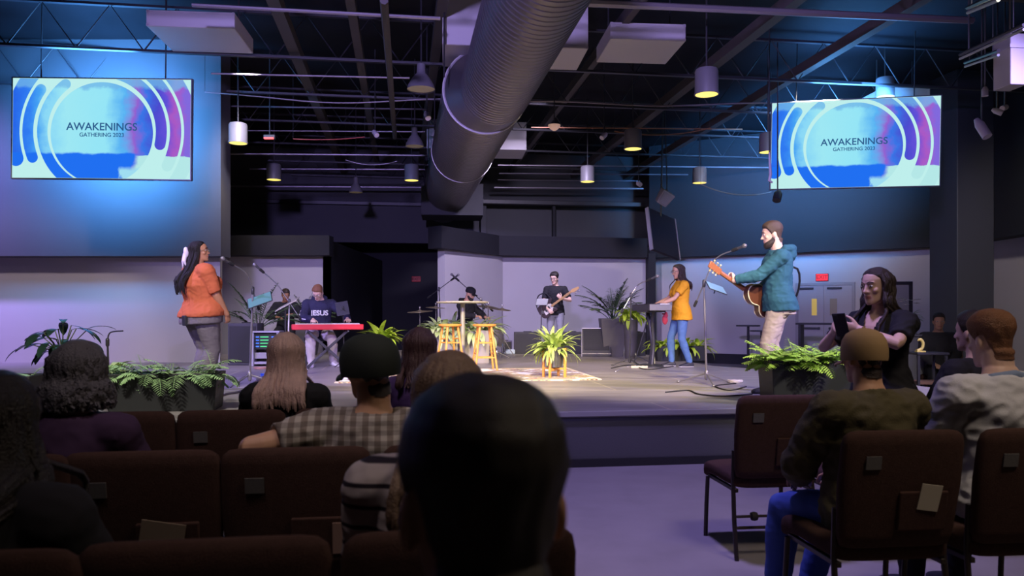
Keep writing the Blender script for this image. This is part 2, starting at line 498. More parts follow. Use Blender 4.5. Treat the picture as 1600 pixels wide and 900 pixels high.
exit_sign(RW(s_of(1285), 2.27, 0.06), rzr, 'red lit exit sign on the grey wall above the double doors')
exit_sign(Vector((W(650, 436, 24.0).x, 24.06, 2.43)), 0, 'dim red exit sign in the dark opening left of the drums', 0.28, True)

# ---- black upright easel frame / doorway frame behind the woman with the phone
c = W(1396, 470, 12.5)
t = thing('picture_frame', (c.x, c.y, 0.0), -0.15, 'tall black framed board standing behind the woman holding a phone', 'frame')
fr_ = MB(); fh = CAMZ + (489 - 440) / 1200 * 12.5
for x in (-0.26, 0.26): fr_.box((x, 0, fh / 2), (0.05, 0.06, fh))
fr_.box((0, 0, fh - 0.025), (0.57, 0.06, 0.05)); fr_.box((0, 0, 0.9), (0.5, 0.05, 0.05))
for x in (-.22, .22): fr_.box((x, 0.1, .03), (0.05, 0.5, 0.06))
fr_.build('frame', M_dark, t)
MB().box((0, 0.01, (fh + .9) / 2), (0.48, 0.02, fh - .95)).build('board', mat('board_grey', (0.30, 0.31, 0.28), .7), t)

# ================================================================ CEILING
def vec3(*a): return Vector(a)
def girder_along_U(Y0, zb, zt, x0=-11, x1=12, r=0.028):
    """open-web joist running with the stage front; Y0 where it crosses x=0"""
    mb = MB(); o = Vector((0, Y0, 0))
    def p(u, z): return o + U * u + Vector((0, 0, z))
    rot = Matrix.Rotation(TH, 3, 'Z')
    for z in (zb, zt):
        mb.box(p((x0 + x1) / 2, z), (x1 - x0, 0.07, 0.035), rot)
    n = int((x1 - x0) / 0.9); st = (x1 - x0) / n
    for i in range(n):
        a = x0 + i * st
        mb.tube([p(a, zb), p(a + st / 2, zt), p(a + st, zb)], r * .4, 6)
    return mb
k = 0
for Y0 in (6.6, 8.5, 12.0, 14.0, 16.0, 18.1, 20.2, 22.2):
    x0 = -11.0 if Y0 < 15.4 else -6.2
    x1 = 9.4 if Y0 < 17 else 9.2 - (Y0 - 17) * 1.9
    struct('roof_joist', girder_along_U(Y0, 5.2, 5.85, x0, x1), M_steel)
for X0, z, wd in ((-3.05, 5.35, .16), (-2.1, 5.45, .12), (-.9, 5.5, .14), (3.6, 5.4, .16), (5.2, 5.4, .14), (1.7, 5.5, .10)):
    L = 18.0; o = Vector((X0, 10, z)) ; o = o + V * 4.5
    struct('roof_beam', MB().box(o, (wd, L, 0.16), Matrix.Rotation(TH, 3, 'Z')), M_beam, smooth=False)
M_pipe = mat('conduit', (0.30, 0.27, 0.30), 0.35, metal=0.6)
M_pipe_d = mat('black_pipe', (0.10, 0.09, 0.11), 0.4, metal=0.3)
def pipe(px0, py0, px1, py1, Y, label, r=0.025, sag=0.0, m=None, n=2, wob=0.0, name='conduit_pipe', cat='pipe', group=None, end=None):
    a = W(px0, py0, Y); b = W(px1, py1, end or (Y + (a.x - W(px1, py1, Y).x) * -math.tan(TH)))
    pts = []
    for i in range(n):
        t = i / (n - 1)
        p = a.lerp(b, t) + Vector((0, 0, -sag * 4 * t * (1 - t) + wob * math.sin(t * 9.0)))
        pts.append(p)
    o = MB().tube(pts, r, 7).build(name, m or M_pipe)
    if cat == 'cable':      # tied up to the joists at both ends
        for q in (a, b): MB().tube([q, Vector((q.x, q.y, 5.97))], .004, 5).build('tie_wire', M_dark, o)
    return tag(o, label, cat, group)
pipe(300, 8, 688, 29, 9.4, 'pale violet lit pipe crossing the ceiling above the left ceiling fan box', 0.024, group='ceiling pipes')
pipe(918, 5, 1520, 32, 9.2, 'broad violet lit pipe crossing the ceiling right of the duct', 0.045, group='ceiling pipes')
pipe(330, 115, 640, 122, 11.6, 'thin bright pipe between the left screen and the bell lamp', 0.014, group='ceiling pipes')
pipe(300, 165, 668, 171, 13.5, 'thin grey pipe passing below the bell lamp', 0.016, m=M_pipe_d, group='ceiling pipes')
pipe(360, 204, 664, 206, 15.0, 'thin brown pipe below the red indicator', 0.012, group='ceiling pipes')
pipe(340, 240, 664, 243, 15.5, 'grey pipe level with the lower ceiling box on the left', 0.018, m=M_pipe, group='ceiling pipes')
pipe(345, 291, 662, 293, 20.3, 'lowest bright pipe left of the duct end', 0.026, group='ceiling pipes')
pipe(772, 293, 1005, 295, 21.0, 'lowest bright pipe right of the duct end', 0.026, group='ceiling pipes')
pipe(778, 281, 1000, 283, 20.4, 'second lowest bright pipe right of the duct end', 0.018, group='ceiling pipes')
pipe(390, 264, 664, 265, 18.6, 'pipe above the lamp beside the duct on the left', 0.02, m=M_pipe, group='ceiling pipes')
pipe(778, 258, 1215, 262, 18.4, 'pipe running right from the duct above the far lamps', 0.016, group='ceiling pipes')
pipe(780, 271, 1075, 273, 19.6, 'pipe running right just under another pipe behind the far lamps', 0.02, m=M_pipe_d, group='ceiling pipes')
pipe(830, 199, 1160, 202, 15.2, 'thin reddish pipe behind the pink alarm bell', 0.012, m=mat('copper', (0.45, .20, .12), .4, metal=.6), group='ceiling pipes')
pipe(600, 0, 617, 215, 7.6, 'straight brown pipe hanging toward the stage left of the duct', 0.045, m=M_beam, end=16.0, group='ceiling pipes')
# long sagging cables
pipe(320, 144, 700, 155, 12.8, 'drooping pale cable bundle left of the duct', 0.012, sag=0.10, n=14, name='cable', cat='cable', group='ceiling cables', wob=.02)
pipe(815, 158, 1215, 162, 13.0, 'drooping pale cable bundle right of the duct', 0.014, sag=0.04, n=16, wob=0.02, name='cable', cat='cable', group='ceiling cables')
pipe(458, 217, 570, 214, 14.0, 'thin red cable right of the red indicator', 0.009, sag=.03, n=8, m=mat('red_cable', (.5, .08, .06), .5), name='cable', cat='cable', group='ceiling cables')
pipe(1095, 288, 1205, 300, 14.5, 'cable drooping from the lamp toward the right screen', 0.012, sag=.12, n=12, name='cable', cat='cable', group='ceiling cables')
pipe(540, 250, 620, 252, 16.2, 'slack loop of cable between far pipes left of the duct', 0.010, sag=.09, n=10, name='cable', cat='cable', group='ceiling cables')
pipe(960, 205, 1110, 200, 14.4, 'reddish cable drooping above the right hanging lamps', 0.010, sag=.10, n=10, m=MATS['copper'], name='cable', cat='cable', group='ceiling cables')

# ---- spiral air duct
def duct():
    c0 = Vector((0.34, 6.0, 4.55)); L = 16.4
    t = thing('air_duct', c0, TH, 'large round grey spiral air duct running toward the stage', 'air duct')
    n = 40; Rr = .60
    def seg(y0, y1, Rr, cx, cz):
        rings = []; N = int((y1 - y0) / .11)
        for i in range(N + 1):
            y = y0 + (y1 - y0) * i / N
            for dy, dr_ in ((0, 0), (0.03, 0), (0.04, 0.007), (0.06, 0.007), (0.07, 0)):
                rr = Rr + dr_
                rings.append([Vector((cx + rr * math.cos(2 * math.pi * j / n), y + dy, cz + rr * math.sin(2 * math.pi * j / n))) for j in range(n)])
        MB().loft(rings).build('duct_pipe', mat('galvanized', (0.20, 0.185, 0.20), 0.40, metal=0.7, var=.1, vscale=3), t, angle=25)
    seg(0, 4.7, .49, .11, -.06)
    seg(5.05, L, .60, 0, 0)
    cone = []
    for f_ in (0, .5, 1):
        rr = .49 + .11 * f_; cone.append([Vector((.11 * (1 - f_) + rr * math.cos(2 * math.pi * j / n), 4.72 + .36 * f_, -.06 * (1 - f_) + rr * math.sin(2 * math.pi * j / n))) for j in range(n)])
    MB().loft(cone, cap=False).build('reducer', MATS['galvanized'], t)
    for k_, y in enumerate((5.06, 9.2)):
        mb = MB(); rs = []
        for yy, e in ((0, 0.0), (0.0, 0.018), (0.05, 0.018), (0.05, 0.0)):
            rs.append([Vector(((Rr + e) * math.cos(2 * math.pi * j / n), y + yy, (Rr + e) * math.sin(2 * math.pi * j / n))) for j in range(n)])
        mb.loft(rs, cap=False).build('joint_collar', mat('collar', (0.5, 0.48, 0.48), .3, metal=.6), t)
    for y in (1.5, 4.5, 7.5, 10.5, 13.5):
        for sx in (-1, 1): MB().tube([(sx * .62, y, 0), (sx * .62, y, 1.45)], .012, 6).build('hanger_rod', M_dark, t)
    return t
duct()
# box the duct ends in
M_unit = mat('unit_sheet', (0.50, 0.47, 0.48), 0.5)
def unit(name, px0, px1, py_fb, Zb, h, depth, label, cat, m=None):
    m = m or M_unit
    """sheet-metal box whose lower front edge shows at py_fb"""
    Y = F_PX * (Zb - CAMZ) / (HOR - py_fb)
    x0 = (px0 - 800) / F_PX * Y; x1 = (px1 - 800) / F_PX * Y
    t = thing(name, ((x0 + x1) / 2, Y + depth / 2 , Zb), TH * .6, label, cat)
    wd = (x1 - x0) 
    mb = MB().box((0, 0, h / 2), (wd, depth, h))
    mb.build('casing', m, t, bevel=0.012)
    s = MB()
    for x in (-wd / 2 + .02, wd / 2 - .02): s.box((x, -depth / 2 - .004, h / 2), (.03, .01, h))
    s.box((0, -depth / 2 - .004, .02), (wd, .01, .03)); s.box((0, -depth / 2 - .004, h - .02), (wd, .01, .03))
    s.build('flange', m, t)
    for x in (-wd / 2 + .08, wd / 2 - .08):
        MB().tube([(x, 0, h), (x, 0, 6.0 - Zb)], .012, 6).build('hanger_rod', M_dark, t)
    return t
unit('air_handler', 687, 916, 73, 5.05, 0.85, 0.95, 'big sheet metal air unit straddling the round duct near the camera', 'air unit')
unit('mixing_box', 664, 820, 233, 5.0, 0.62, 1.0, 'smaller sheet metal box over the duct farther toward the stage', 'air unit')
unit('plenum_box', 655, 752, 336, 3.85, 0.8, 1.2, 'dark box where the duct ends above the drums', 'air unit', m=M_bulk)
fb = unit('ceiling_fan_box', 948, 1068, 63, 5.2, 0.24, 1.0, 'shallow violet lit box hanging right of the duct', 'ceiling box')
fb2 = unit('ceiling_fan_box', 226, 360, 43, 5.2, 0.22, 1.0, 'shallow violet lit box hanging above the left screen', 'ceiling box')
unit('ceiling_fan_box', 1378, 1452, 153, 5.2, 0.20, .8, 'pale box half hidden behind the top right corner of the right screen', 'ceiling box')
# square duct dropping at upper right
c = W(1578, 100, 8.5)
t = thing('square_duct', (c.x, c.y, 3.86), 0.1, 'violet square duct dropping from the ceiling at far right', 'air duct')
MB().box((0, 0, .28), (.20, .26, .56)).build('casing', M_unit, t, bevel=.01)
MB().box((0, 0, .42), (.22, .28, .04)).build('flange', M_unit, t)
MB().tube([(0, 0, .55), (0, 0, 2.14)], .012, 6).build('hanger_rod', M_dark, t)
# slim lamp tubes at upper right (unlit, catching light)
M_tube = mat('tube_white', (0.40, 0.43, 0.40), .5)
for (a, b, Y, lab) in (((1500, 92), (1600, 46), 8.6, 'long pale fluorescent tube at the right edge of the ceiling'),
                       ((1508, 104), (1560, 86), 9.4, 'shorter pale fluorescent tube below the long one at right'),
                       ((1512, 20), (1560, 0), 7.0, 'pale fluorescent tube at the top right corner')):
    pa, pb = W(*a, Y), W(*b, Y - 1.2)
    t = thing('tube_lamp', pa, 0, lab, 'lamp', 'fluorescent tubes')
    MB().tube([(0, 0, 0), pb - pa], .015, 8).build('glass_tube', M_tube, t)
    MB().tube([(0, 0, .045), pb - pa + Vector((0, 0, .045))], .02, 6).build('holder', M_dark, t)
    for f in (.15, .85): MB().tube([(pb - pa) * f + Vector((0, 0, .05)), (pb - pa) * f + Vector((0, 0, 5.95 - pa.z - ((pb - pa) * f).z))], .006, 5).build('hanger', M_dark, t)

# ---- can lamps
M_can = mat('can_white', (0.15, 0.145, 0.16), 0.45)
M_glow = mat('lamp_glow', (0.9, 0.8, 0.4), .5, emit=(1.0, 0.80, 0.16), es=1.25)
M_off = mat('lamp_off_faint_glow', (0.30, 0.27, 0.22), .4, emit=(1.0, .72, .4), es=0.05)  # unlit diffuser with a faint glow put into its colour
def can_lamp(px, py, label, Z=4.2, lit=True, r=0.15, spot=True):
    Y = F_PX * (Z - CAMZ) / (HOR - py)
    t = thing('can_lamp', ((px - 800) / F_PX * Y, Y, Z), 0, label, 'ceiling lamp', 'can lamps')
    MB().lathe([(r, 0), (r, .30), (r * .9, .33), (.03, .36)], n=24, cap=False).build('can', M_can, t)
    MB().lathe([(r + .008, 0), (r + .008, .02), (r - .006, .02), (r - .006, 0), (r + .008, 0)], n=24, cap=False).build('rim', M_can, t)
    MB().lathe([(r + .004, .003), (r * .6, .0), (.001, -.002)], n=24, cap=False).build('diffuser', M_glow if lit else M_off, t)
    MB().tube([(0, 0, .34), (0, 0, 6.0 - Z)], .012, 6).build('stem', M_dark, t)
    if lit and spot:
        lamp('SPOT', 'can_light', (t.location.x, t.location.y, Z - .01), (t.location.x, t.location.y, 0), 90, (1.0, .78, .40), .12, 95, .7)
    return t
can_lamp(1104, 148, 'lit can lamp, largest and nearest, right of the duct')
can_lamp(989, 233, 'lit can lamp hanging over the middle of the stage right of the duct')
can_lamp(918, 284, 'lit can lamp low behind the others right of the duct')
can_lamp(372, 224, 'lit can lamp just right of the left screen')
can_lamp(428, 281, 'lit can lamp below right of the left screen')
can_lamp(643, 282, 'lit can lamp close to the left side of the duct')
can_lamp(1093, 286, 'lit can lamp above the yellow shirted keyboard player')
can_lamp(1200, 238, 'lit can lamp touching the left edge of the right screen')
can_lamp(1383, 152, 'lit can lamp peeping over the top of the right screen', Z=5.08)
can_lamp(7, 317, 'small lit can lamp at the far left edge', Z=3.7, r=.09)
def bell(px, py, label, Y, r=.2):
    p = W(px, py, Y)
    t = thing('bell_lamp', p, 0, label, 'ceiling lamp', 'unlit bell lamps')
    MB().lathe([(r, 0), (r * .92, .06), (r * .6, .16), (r * .32, .22), (r * .3, .34), (.02, .36)], n=24, cap=False).build('shade', M_can, t)
    MB().lathe([(r * .97, .012), (.001, .03)], n=24, cap=False).build('diffuser', M_off, t)
    MB().tube([(0, 0, .35), (0, 0, 6.0 - p.z)], .012, 6).build('stem', M_dark, t)
bell(658, 140, 'unlit bell shaped lamp upper left of the duct', 10.4, .19)
bell(648, 229, 'unlit bell shaped lamp lower left of the duct', 14.0, .17)
bell(556, 301, 'unlit small bell lamp on the far pipes left of the duct', 17.5, .16)
# pink alarm bell
p = W(866, 200, 12.5)
t = thing('alarm_bell', p, 0, 'small pink smoke alarm hanging between duct and lamps', 'alarm')
MB().lathe([(.02, -.045), (.06, -.02), (.095, .02), (.10, .03), (.10, .05), (.02, .055)], n=20).build('dome', mat('alarm_pink_glow', (.75, .52, .42), .5, emit=(1, .6, .45), es=.25), t)  # faint emission makes the dome look lit; it is no lamp
MB().tube([(0, 0, .05), (0, 0, 6 - p.z)], .01, 6).build('stem', M_dark, t)
# red indicator
p = W(420, 216, 13.5)
t = thing('indicator_lamp', p, 0, 'glowing red indicator right of the left screen', 'lamp')
MB().box((0, 0, 0), (.17, .05, .03)).build('lens', mat('red_led', (.5, .02, .02), .4, emit=(1, .12, .12), es=2.0), t, bevel=.01)
MB().box((0, .05, .03), (.2, .08, .08)).build('housing', M_dark, t, bevel=.01)
MB().tube([(0, .05, .05), (0, .05, 6 - p.z)], .01, 6).build('stem', M_dark, t)
# small clamp-on stage spots
def spot_fix(px, py, Y, rot, label, m=None, lit=False, r=.055, l=.22):
    p = W(px, py, Y)
    t = thing('stage_spotlight', p, 0, label, 'spotlight', 'clamp-on spotlights', )
    Rm = Matrix.Rotation(R(rot[1]), 3, 'Z') @ Matrix.Rotation(R(rot[0]), 3, 'X')
    b = MB().lathe([(r * .5, -l * .5), (r, -l * .2), (r, l * .5), (r * .9, l * .5)], n=16, rot=Rm); b.build('barrel', m or M_can, t)
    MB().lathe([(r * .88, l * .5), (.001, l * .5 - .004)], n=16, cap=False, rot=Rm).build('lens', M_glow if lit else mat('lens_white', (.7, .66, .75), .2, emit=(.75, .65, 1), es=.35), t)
    MB().tube([(0, 0, 0), (0, 0, r + .1), (0, 0, 6 - p.z)], .012, 6).build('yoke', M_dark, t)
    return t
M_vcan = mat('pale_barrel', (.62, .56, .66), .4)
spot_fix(1534, 200, 10, (150, 25), 'pale spotlight hanging lowest right of the right screen', M_vcan, r=.06, l=.3)
spot_fix(1558, 174, 10.5, (120, 60), 'pale small spotlight up and right of the lowest one', M_vcan, r=.04, l=.14)
spot_fix(1570, 168, 10.9, (110, -60), 'pale small spotlight rightmost of the cluster at right', M_vcan, r=.04, l=.14)
spot_fix(1539, 143, 9.8, (180, 0), 'pale small spotlight highest of the cluster at right', M_vcan, r=.04, l=.12)
spot_fix(1215, 306, 13.0, (150, -40), 'small lit yellow spotlight under the left corner of the right screen', M_dark, True, r=.07, l=.2)
spot_fix(667, 180, 12.0, (140, 30), 'small white spotlight beside the duct under the bell lamp', M_vcan, r=.045, l=.16)
spot_fix(586, 208, 13.5, (130, 40), 'small bluish spotlight left of the duct near the red cable', M_vcan, r=.045, l=.16)
spot_fix(944, 212, 13.6, (130, -50), 'small bluish spotlight between the alarm and the middle can lamp', M_vcan, r=.045, l=.16)
spot_fix(998, 287, 17, (120, 30), 'tiny white spotlight on the far pipe above the keyboards', M_vcan, r=.05, l=.14)
# hanging hook bracket left of the right screen
p = W(1202, 243, 12.2)
t = thing('hanging_bracket', p, 0, 'violet lit metal bracket dangling left of the right screen', 'bracket')
MB().tube([(0, 0, .05), (0.01, 0, -.12), (0.02, 0, -.30), (.0, 0, -.40), (.05, 0, -.43)], [.014, .02, .025, .025, .015], 8).build('arm', M_vcan, t)
MB().tube([(0, 0, .05), (0, 0, 6 - p.z)], .01, 6).build('stem', M_dark, t)
# loudspeaker hung askew
p = W(1038, 309, 16.0)
t = thing('hanging_loudspeaker', p, 0, 'violet lit loudspeaker hung askew above the keyboard players', 'loudspeaker', rot=(R(25), R(28), R(15)))
MB().box((0, 0, 0), (.30, .26, .30), taper=(.75, .8)).build('cabinet', mat('speaker_grey', (.42, .40, .46), .6), t, bevel=.02)
MB().box((0, -.135, 0), (.24, .02, .24), taper=(.8, 1)).build('grille', mat('grille_grey', (.38, .36, .42), .8, bump=.6, bscale=200), t, bevel=.01)
up = t.rotation_euler.to_matrix().transposed() @ vec3(0, 0, 6.0 - p.z)
MB().tube([(0, 0, .1), up], .012, 6).build('bracket', M_dark, t)
# dark display seen almost edge on
p = W(1036, 366, 17.5)
t = thing('hanging_display', p, 0, 'dark display panel hung at a steep angle over the keyboards', 'screen', rot=(R(-18), R(12), R(38)))
MB().box((0, 0, 0), (.95, .07, 1.05)).build('panel', mat('panel_dark', (.02, .018, .03), .3), t, bevel=.008)
for x in (-.475, .475): MB().box((x, 0, 0), (.03, .09, 1.06)).build('bezel', mat('bezel_silver', (.45, .42, .5), .35, metal=.4), t)
up = t.rotation_euler.to_matrix().transposed() @ vec3(0, 0, 6.0 - p.z)
MB().tube([(0, .03, .3), up], .02, 8).build('mount', M_dark, t)

# ================================================================ SCREENS
def watercolor():
    m = bpy.data.materials.new('screen_painting'); m.use_nodes = True
    nt = m.node_tree; nt.nodes.clear(); L = nt.links.new
    out = nt.nodes.new('ShaderNodeOutputMaterial'); em = nt.nodes.new('ShaderNodeEmission')
    tc = nt.nodes.new('ShaderNodeTexCoord'); sp = nt.nodes.new('ShaderNodeSeparateXYZ')
    n = nt.nodes.new('ShaderNodeTexNoise'); n.inputs['Scale'].default_value = 3.2; n.inputs['Detail'].default_value = 7; n.inputs['Roughness'].default_value = .55
    L(tc.outputs['Object'], n.inputs['Vector']); L(tc.outputs['Object'], sp.inputs['Vector'])
    def math_(op, a, b):
        q = nt.nodes.new('ShaderNodeMath'); q.operation = op
        for i, v in enumerate((a, b)):
            if isinstance(v, (int, float)): q.inputs[i].default_value = v
            else: L(v, q.inputs[i])
        return q.outputs[0]
    nn = math_('SUBTRACT', n.outputs['Fac'], .5)
    xx = math_('ADD', math_('DIVIDE', sp.outputs['X'], 2.6), .5)
    xx = math_('ADD', xx, math_('MULTIPLY', nn, .16))
    r = nt.nodes.new('ShaderNodeValToRGB'); cr = r.color_ramp
    stops = [(0.0, (.02, .13, .80)), (.08, (.03, .20, .88)), (.14, (.06, .36, .90)), (.21, (.25, .68, .92)), (.30, (.34, .80, .90)), (.52, (.30, .78, .92)),
             (.62, (.10, .45, .90)), (.69, (.30, .12, .62)), (.74, (.04, .18, .80)), (.80, (.07, .07, .62)), (.86, (.12, .08, .68)), (.92, (.40, .10, .55)), (.97, (.22, .14, .72))]
    while len(cr.elements) < len(stops): cr.elements.new(.5)
    for e, (p_, c_) in zip(cr.elements, stops): e.position = p_; e.color = (*c_, 1)
    L(xx, r.inputs['Fac'])
    zz = math_('ADD', sp.outputs['Z'], math_('MULTIPLY', nn, .10))
    def mask(v, lo, hi):
        q = nt.nodes.new('ShaderNodeMapRange'); q.inputs['From Min'].default_value = lo; q.inputs['From Max'].default_value = hi
        L(v, q.inputs['Value']); return q.outputs['Result']
    def mix(f, a, col):
        q = nt.nodes.new('ShaderNodeMix'); q.data_type = 'RGBA'; L(f, q.inputs['Factor']); L(a, q.inputs['A']); q.inputs['B'].default_value = (*col, 1)
        return q.outputs['Result']
    # deep blue band at the bottom of the left and centre, pale wash at the bottom right
    left = mask(math_('ADD', sp.outputs['X'], math_('MULTIPLY', nn, .5)), .60, .44)
    bot = mask(zz, -.345, -.375)
    c1 = mix(math_('MULTIPLY', left, bot), r.outputs['Color'], (.015, .16, .88))
    right = mask(math_('ADD', sp.outputs['X'], math_('MULTIPLY', nn, .4)), .46, .56)
    c2 = mix(math_('MULTIPLY', right, mask(zz, -.385, -.395)), c1, (.46, .80, .80))
    c2 = mix(math_('MULTIPLY', math_('MULTIPLY', mask(math_('ADD', sp.outputs['X'], nn), .22, .30), mask(sp.outputs['X'], .62, .55)), mask(zz, -.54, -.60)), c2, (.35, .72, .88))
    top = mask(math_('ADD', sp.outputs['Z'], math_('MULTIPLY', nn, .35)), .57, .62)
    c3 = mix(math_('MULTIPLY', top, .75), c2, (.16, .45, .80))
    L(c3, em.inputs['Color']); em.inputs['Strength'].default_value = 1.0
    L(em.outputs[0], out.inputs[0])
    return m
M_paint = watercolor()
def emis(name, c, s=1.0):
    m = bpy.data.materials.new(name); m.use_nodes = True
    nt = m.node_tree; nt.nodes.clear()
    o_ = nt.nodes.new('ShaderNodeOutputMaterial'); e_ = nt.nodes.new('ShaderNodeEmission')
    e_.inputs[0].default_value = (*c, 1); e_.inputs[1].default_value = s
    nt.links.new(e_.outputs[0], o_.inputs[0]); return m
M_mint = emis('screen_mint', (.52, .86, .84), 1.0)
M_ltr = emis('screen_letters', (.025, .10, .26), 1.0)
SW, SH = 2.6, 2.6 * 705 / 1260
def clip_poly(pts):
    """cut an outline to the screen rectangle"""
    def cut(ps, ax, lim, sgn):
        o = []
        for i in range(len(ps)):
            a, b = ps[i - 1], ps[i]
            ia = (a[ax] - lim) * sgn <= 0; ib = (b[ax] - lim) * sgn <= 0
            if ia != ib:
                t = (lim - a[ax]) / (b[ax] - a[ax]); o.append((a[0] + (b[0] - a[0]) * t, a[1] + (b[1] - a[1]) * t))
            if ib: o.append(b)
        return o
    e = .004
    for ax, lim, sg in ((0, SW / 2 - e, 1), (0, -SW / 2 + e, -1), (1, SH / 2 - e, 1), (1, -SH / 2 + e, -1)):
        if pts: pts = cut(pts, ax, lim, sg)
    return pts
KX = SW / 1260
def q2(x, y): return ((x - 678) * KX, (472 - y) * KX)
def arc_band(r0, r1, a0, a1, cx=680, cy=492, round0=False, round1=False):
    """pieces of a ring band; angles in degrees, 0 = right, 90 = up"""
    out = []; n = max(4, int(abs(a1 - a0) / 4))
    for i in range(n):
        b0 = R(a0 + (a1 - a0) * i / n); b1 = R(a0 + (a1 - a0) * (i + 1) / n)
        out.append([q2(cx + r * math.cos(b), cy - r * math.sin(b)) for r, b in ((r0, b0), (r1, b0), (r1, b1), (r0, b1))])
    rm = (r0 + r1) / 2; w_ = (r1 - r0) / 2
    for fl_, a in ((round0, a0), (round1, a1)):
        if fl_:
            x, y = cx + rm * math.cos(R(a)), cy - rm * math.sin(R(a))
            out.append([q2(x + w_ * math.cos(2 * math.pi * j / 20), y + w_ * math.sin(2 * math.pi * j / 20)) for j in range(20)])
    return out
def screen(pos, rz, roll, label):
    t = thing('projection_screen', pos, 0, label, 'screen', 'projection screens', rot=(0, R(roll), rz))
    MB().box((0, .03, 0), (SW, .05, SH)).build('screen_panel', M_mint, t, smooth=False)
    fr_ = MB()
    for x in (-SW / 2 - .008, SW / 2 + .008): fr_.box((x, .03, 0), (.016, .06, SH + .03))
    for z in (-SH / 2 - .008, SH / 2 + .008): fr_.box((0, .03, z), (SW, .06, .016))
    fr_.build('screen_frame', mat('frame_grey', (.12, .14, .2), .5), t, smooth=False)
    def sheet(name, polys, y, m):
        mb = MB()
        for pl in polys:
            pl = clip_poly(pl)
            if len(pl) >= 3: mb.poly([(p[0], y, p[1]) for p in pl])
        return mb.build(name, m, t, smooth=False)
    sheet('disc', [[q2(680 + 362 * math.cos(2 * math.pi * j / 90), 505 + 362 * math.sin(2 * math.pi * j / 90)) for j in range(90)]], .0035, M_paint)
    for i, args in enumerate(((384, 458, 128, 250, True, False), (485, 562, 146, 201, True, True), (582, 690, 130, 198, False, True),
                 (382, 460, 75, -12, False, True), (482, 562, 75, -27, False, True), (582, 680, 70, -45, False, False))):
        sheet('arc', arc_band(*args[:4], round0=args[4], round1=args[5]), .0035 - i * .0001, M_paint)
    text('AWAKENINGS', .158, M_ltr, t, (q2(680, 460)[0], 0.002, q2(680, 460)[1]), (R(90), 0, 0), 'title_text', .001, .002)
    text('GATHERING 2023', .083, M_ltr, t, (q2(680, 517)[0], 0.002, q2(680, 517)[1]), (R(90), 0, 0), 'subtitle_text', .001, .001)
    for x in (-SW * .35, SW * .35): MB().tube([(x, .04, SH / 2), (x, .04, 6.0 - pos[2])], .01, 6).build('hanger_cable', M_dark, t)
    return t
c = W(158.5, 201, 11.2)
screen(c, R(0), R(0) and 0 or .6, 'wide lit projection screen hanging at left over the singer')
c = W(1334, 224, 12.75)
screen(c, R(-14), 1.0, 'wide lit projection screen hanging at right over the guitarist')
# ================================================================ PEOPLE
def vec(*a): return Vector(a)
def ik(a, t, l1, l2, pole):
    """middle joint of a two-bone limb from a to t, bent towards pole"""
    a = Vector(a); t = Vector(t); d = t - a; L = d.length
    if L > (l1 + l2) * .995:
        t = a + d * ((l1 + l2) * .995 / L); d = t - a; L = d.length
    x = (l1 * l1 - l2 * l2 + L * L) / (2 * L)
    h = math.sqrt(max(0, l1 * l1 - x * x))
    dn = d.normalized(); p = Vector(pole); p = (p - dn * p.dot(dn))
    p = p.normalized() if p.length > 1e-5 else dn.orthogonal()
    return a + dn * x + p * h, t
def ering(c, X, Y, hx, hy, n=20, sq=1.0):
    out = []
    for j in range(n):
        a = 2 * math.pi * j / n
        ca, sa = math.cos(a), math.sin(a)
        ca = math.copysign(abs(ca) ** sq, ca); sa = math.copysign(abs(sa) ** sq, sa)
        out.append(c + X * (hx * ca) + Y * (hy * sa))
    return out
TORSO = [(-.13, .085, .075, -.01), (-.10, .135, .10, -.012), (-.05, .165, .115, -.015), (0, .172, .118, -.012), (.07, .160, .110, -.002), (.15, .143, .102, .004),
         (.22, .140, .102, .006), (.30, .155, .110, .008), (.38, .170, .115, .006), (.44, .178, .106, 0), (.485, .165, .088, -.006), (.515, .115, .070, -.010), (.545, .070, .060, -.008), (.575, .058, .058, 0)]
SKIN = {}
def skin_mat(name, c, lip):
    return (mat('skin_' + name, c, .5, bump=.02, bscale=150, spec=.4), mat('lip_' + name, lip, .45))
M_white = mat('eye_white', (.75, .73, .70), .3)
M_iris = mat('eye_iris', (.03, .02, .015), .2)

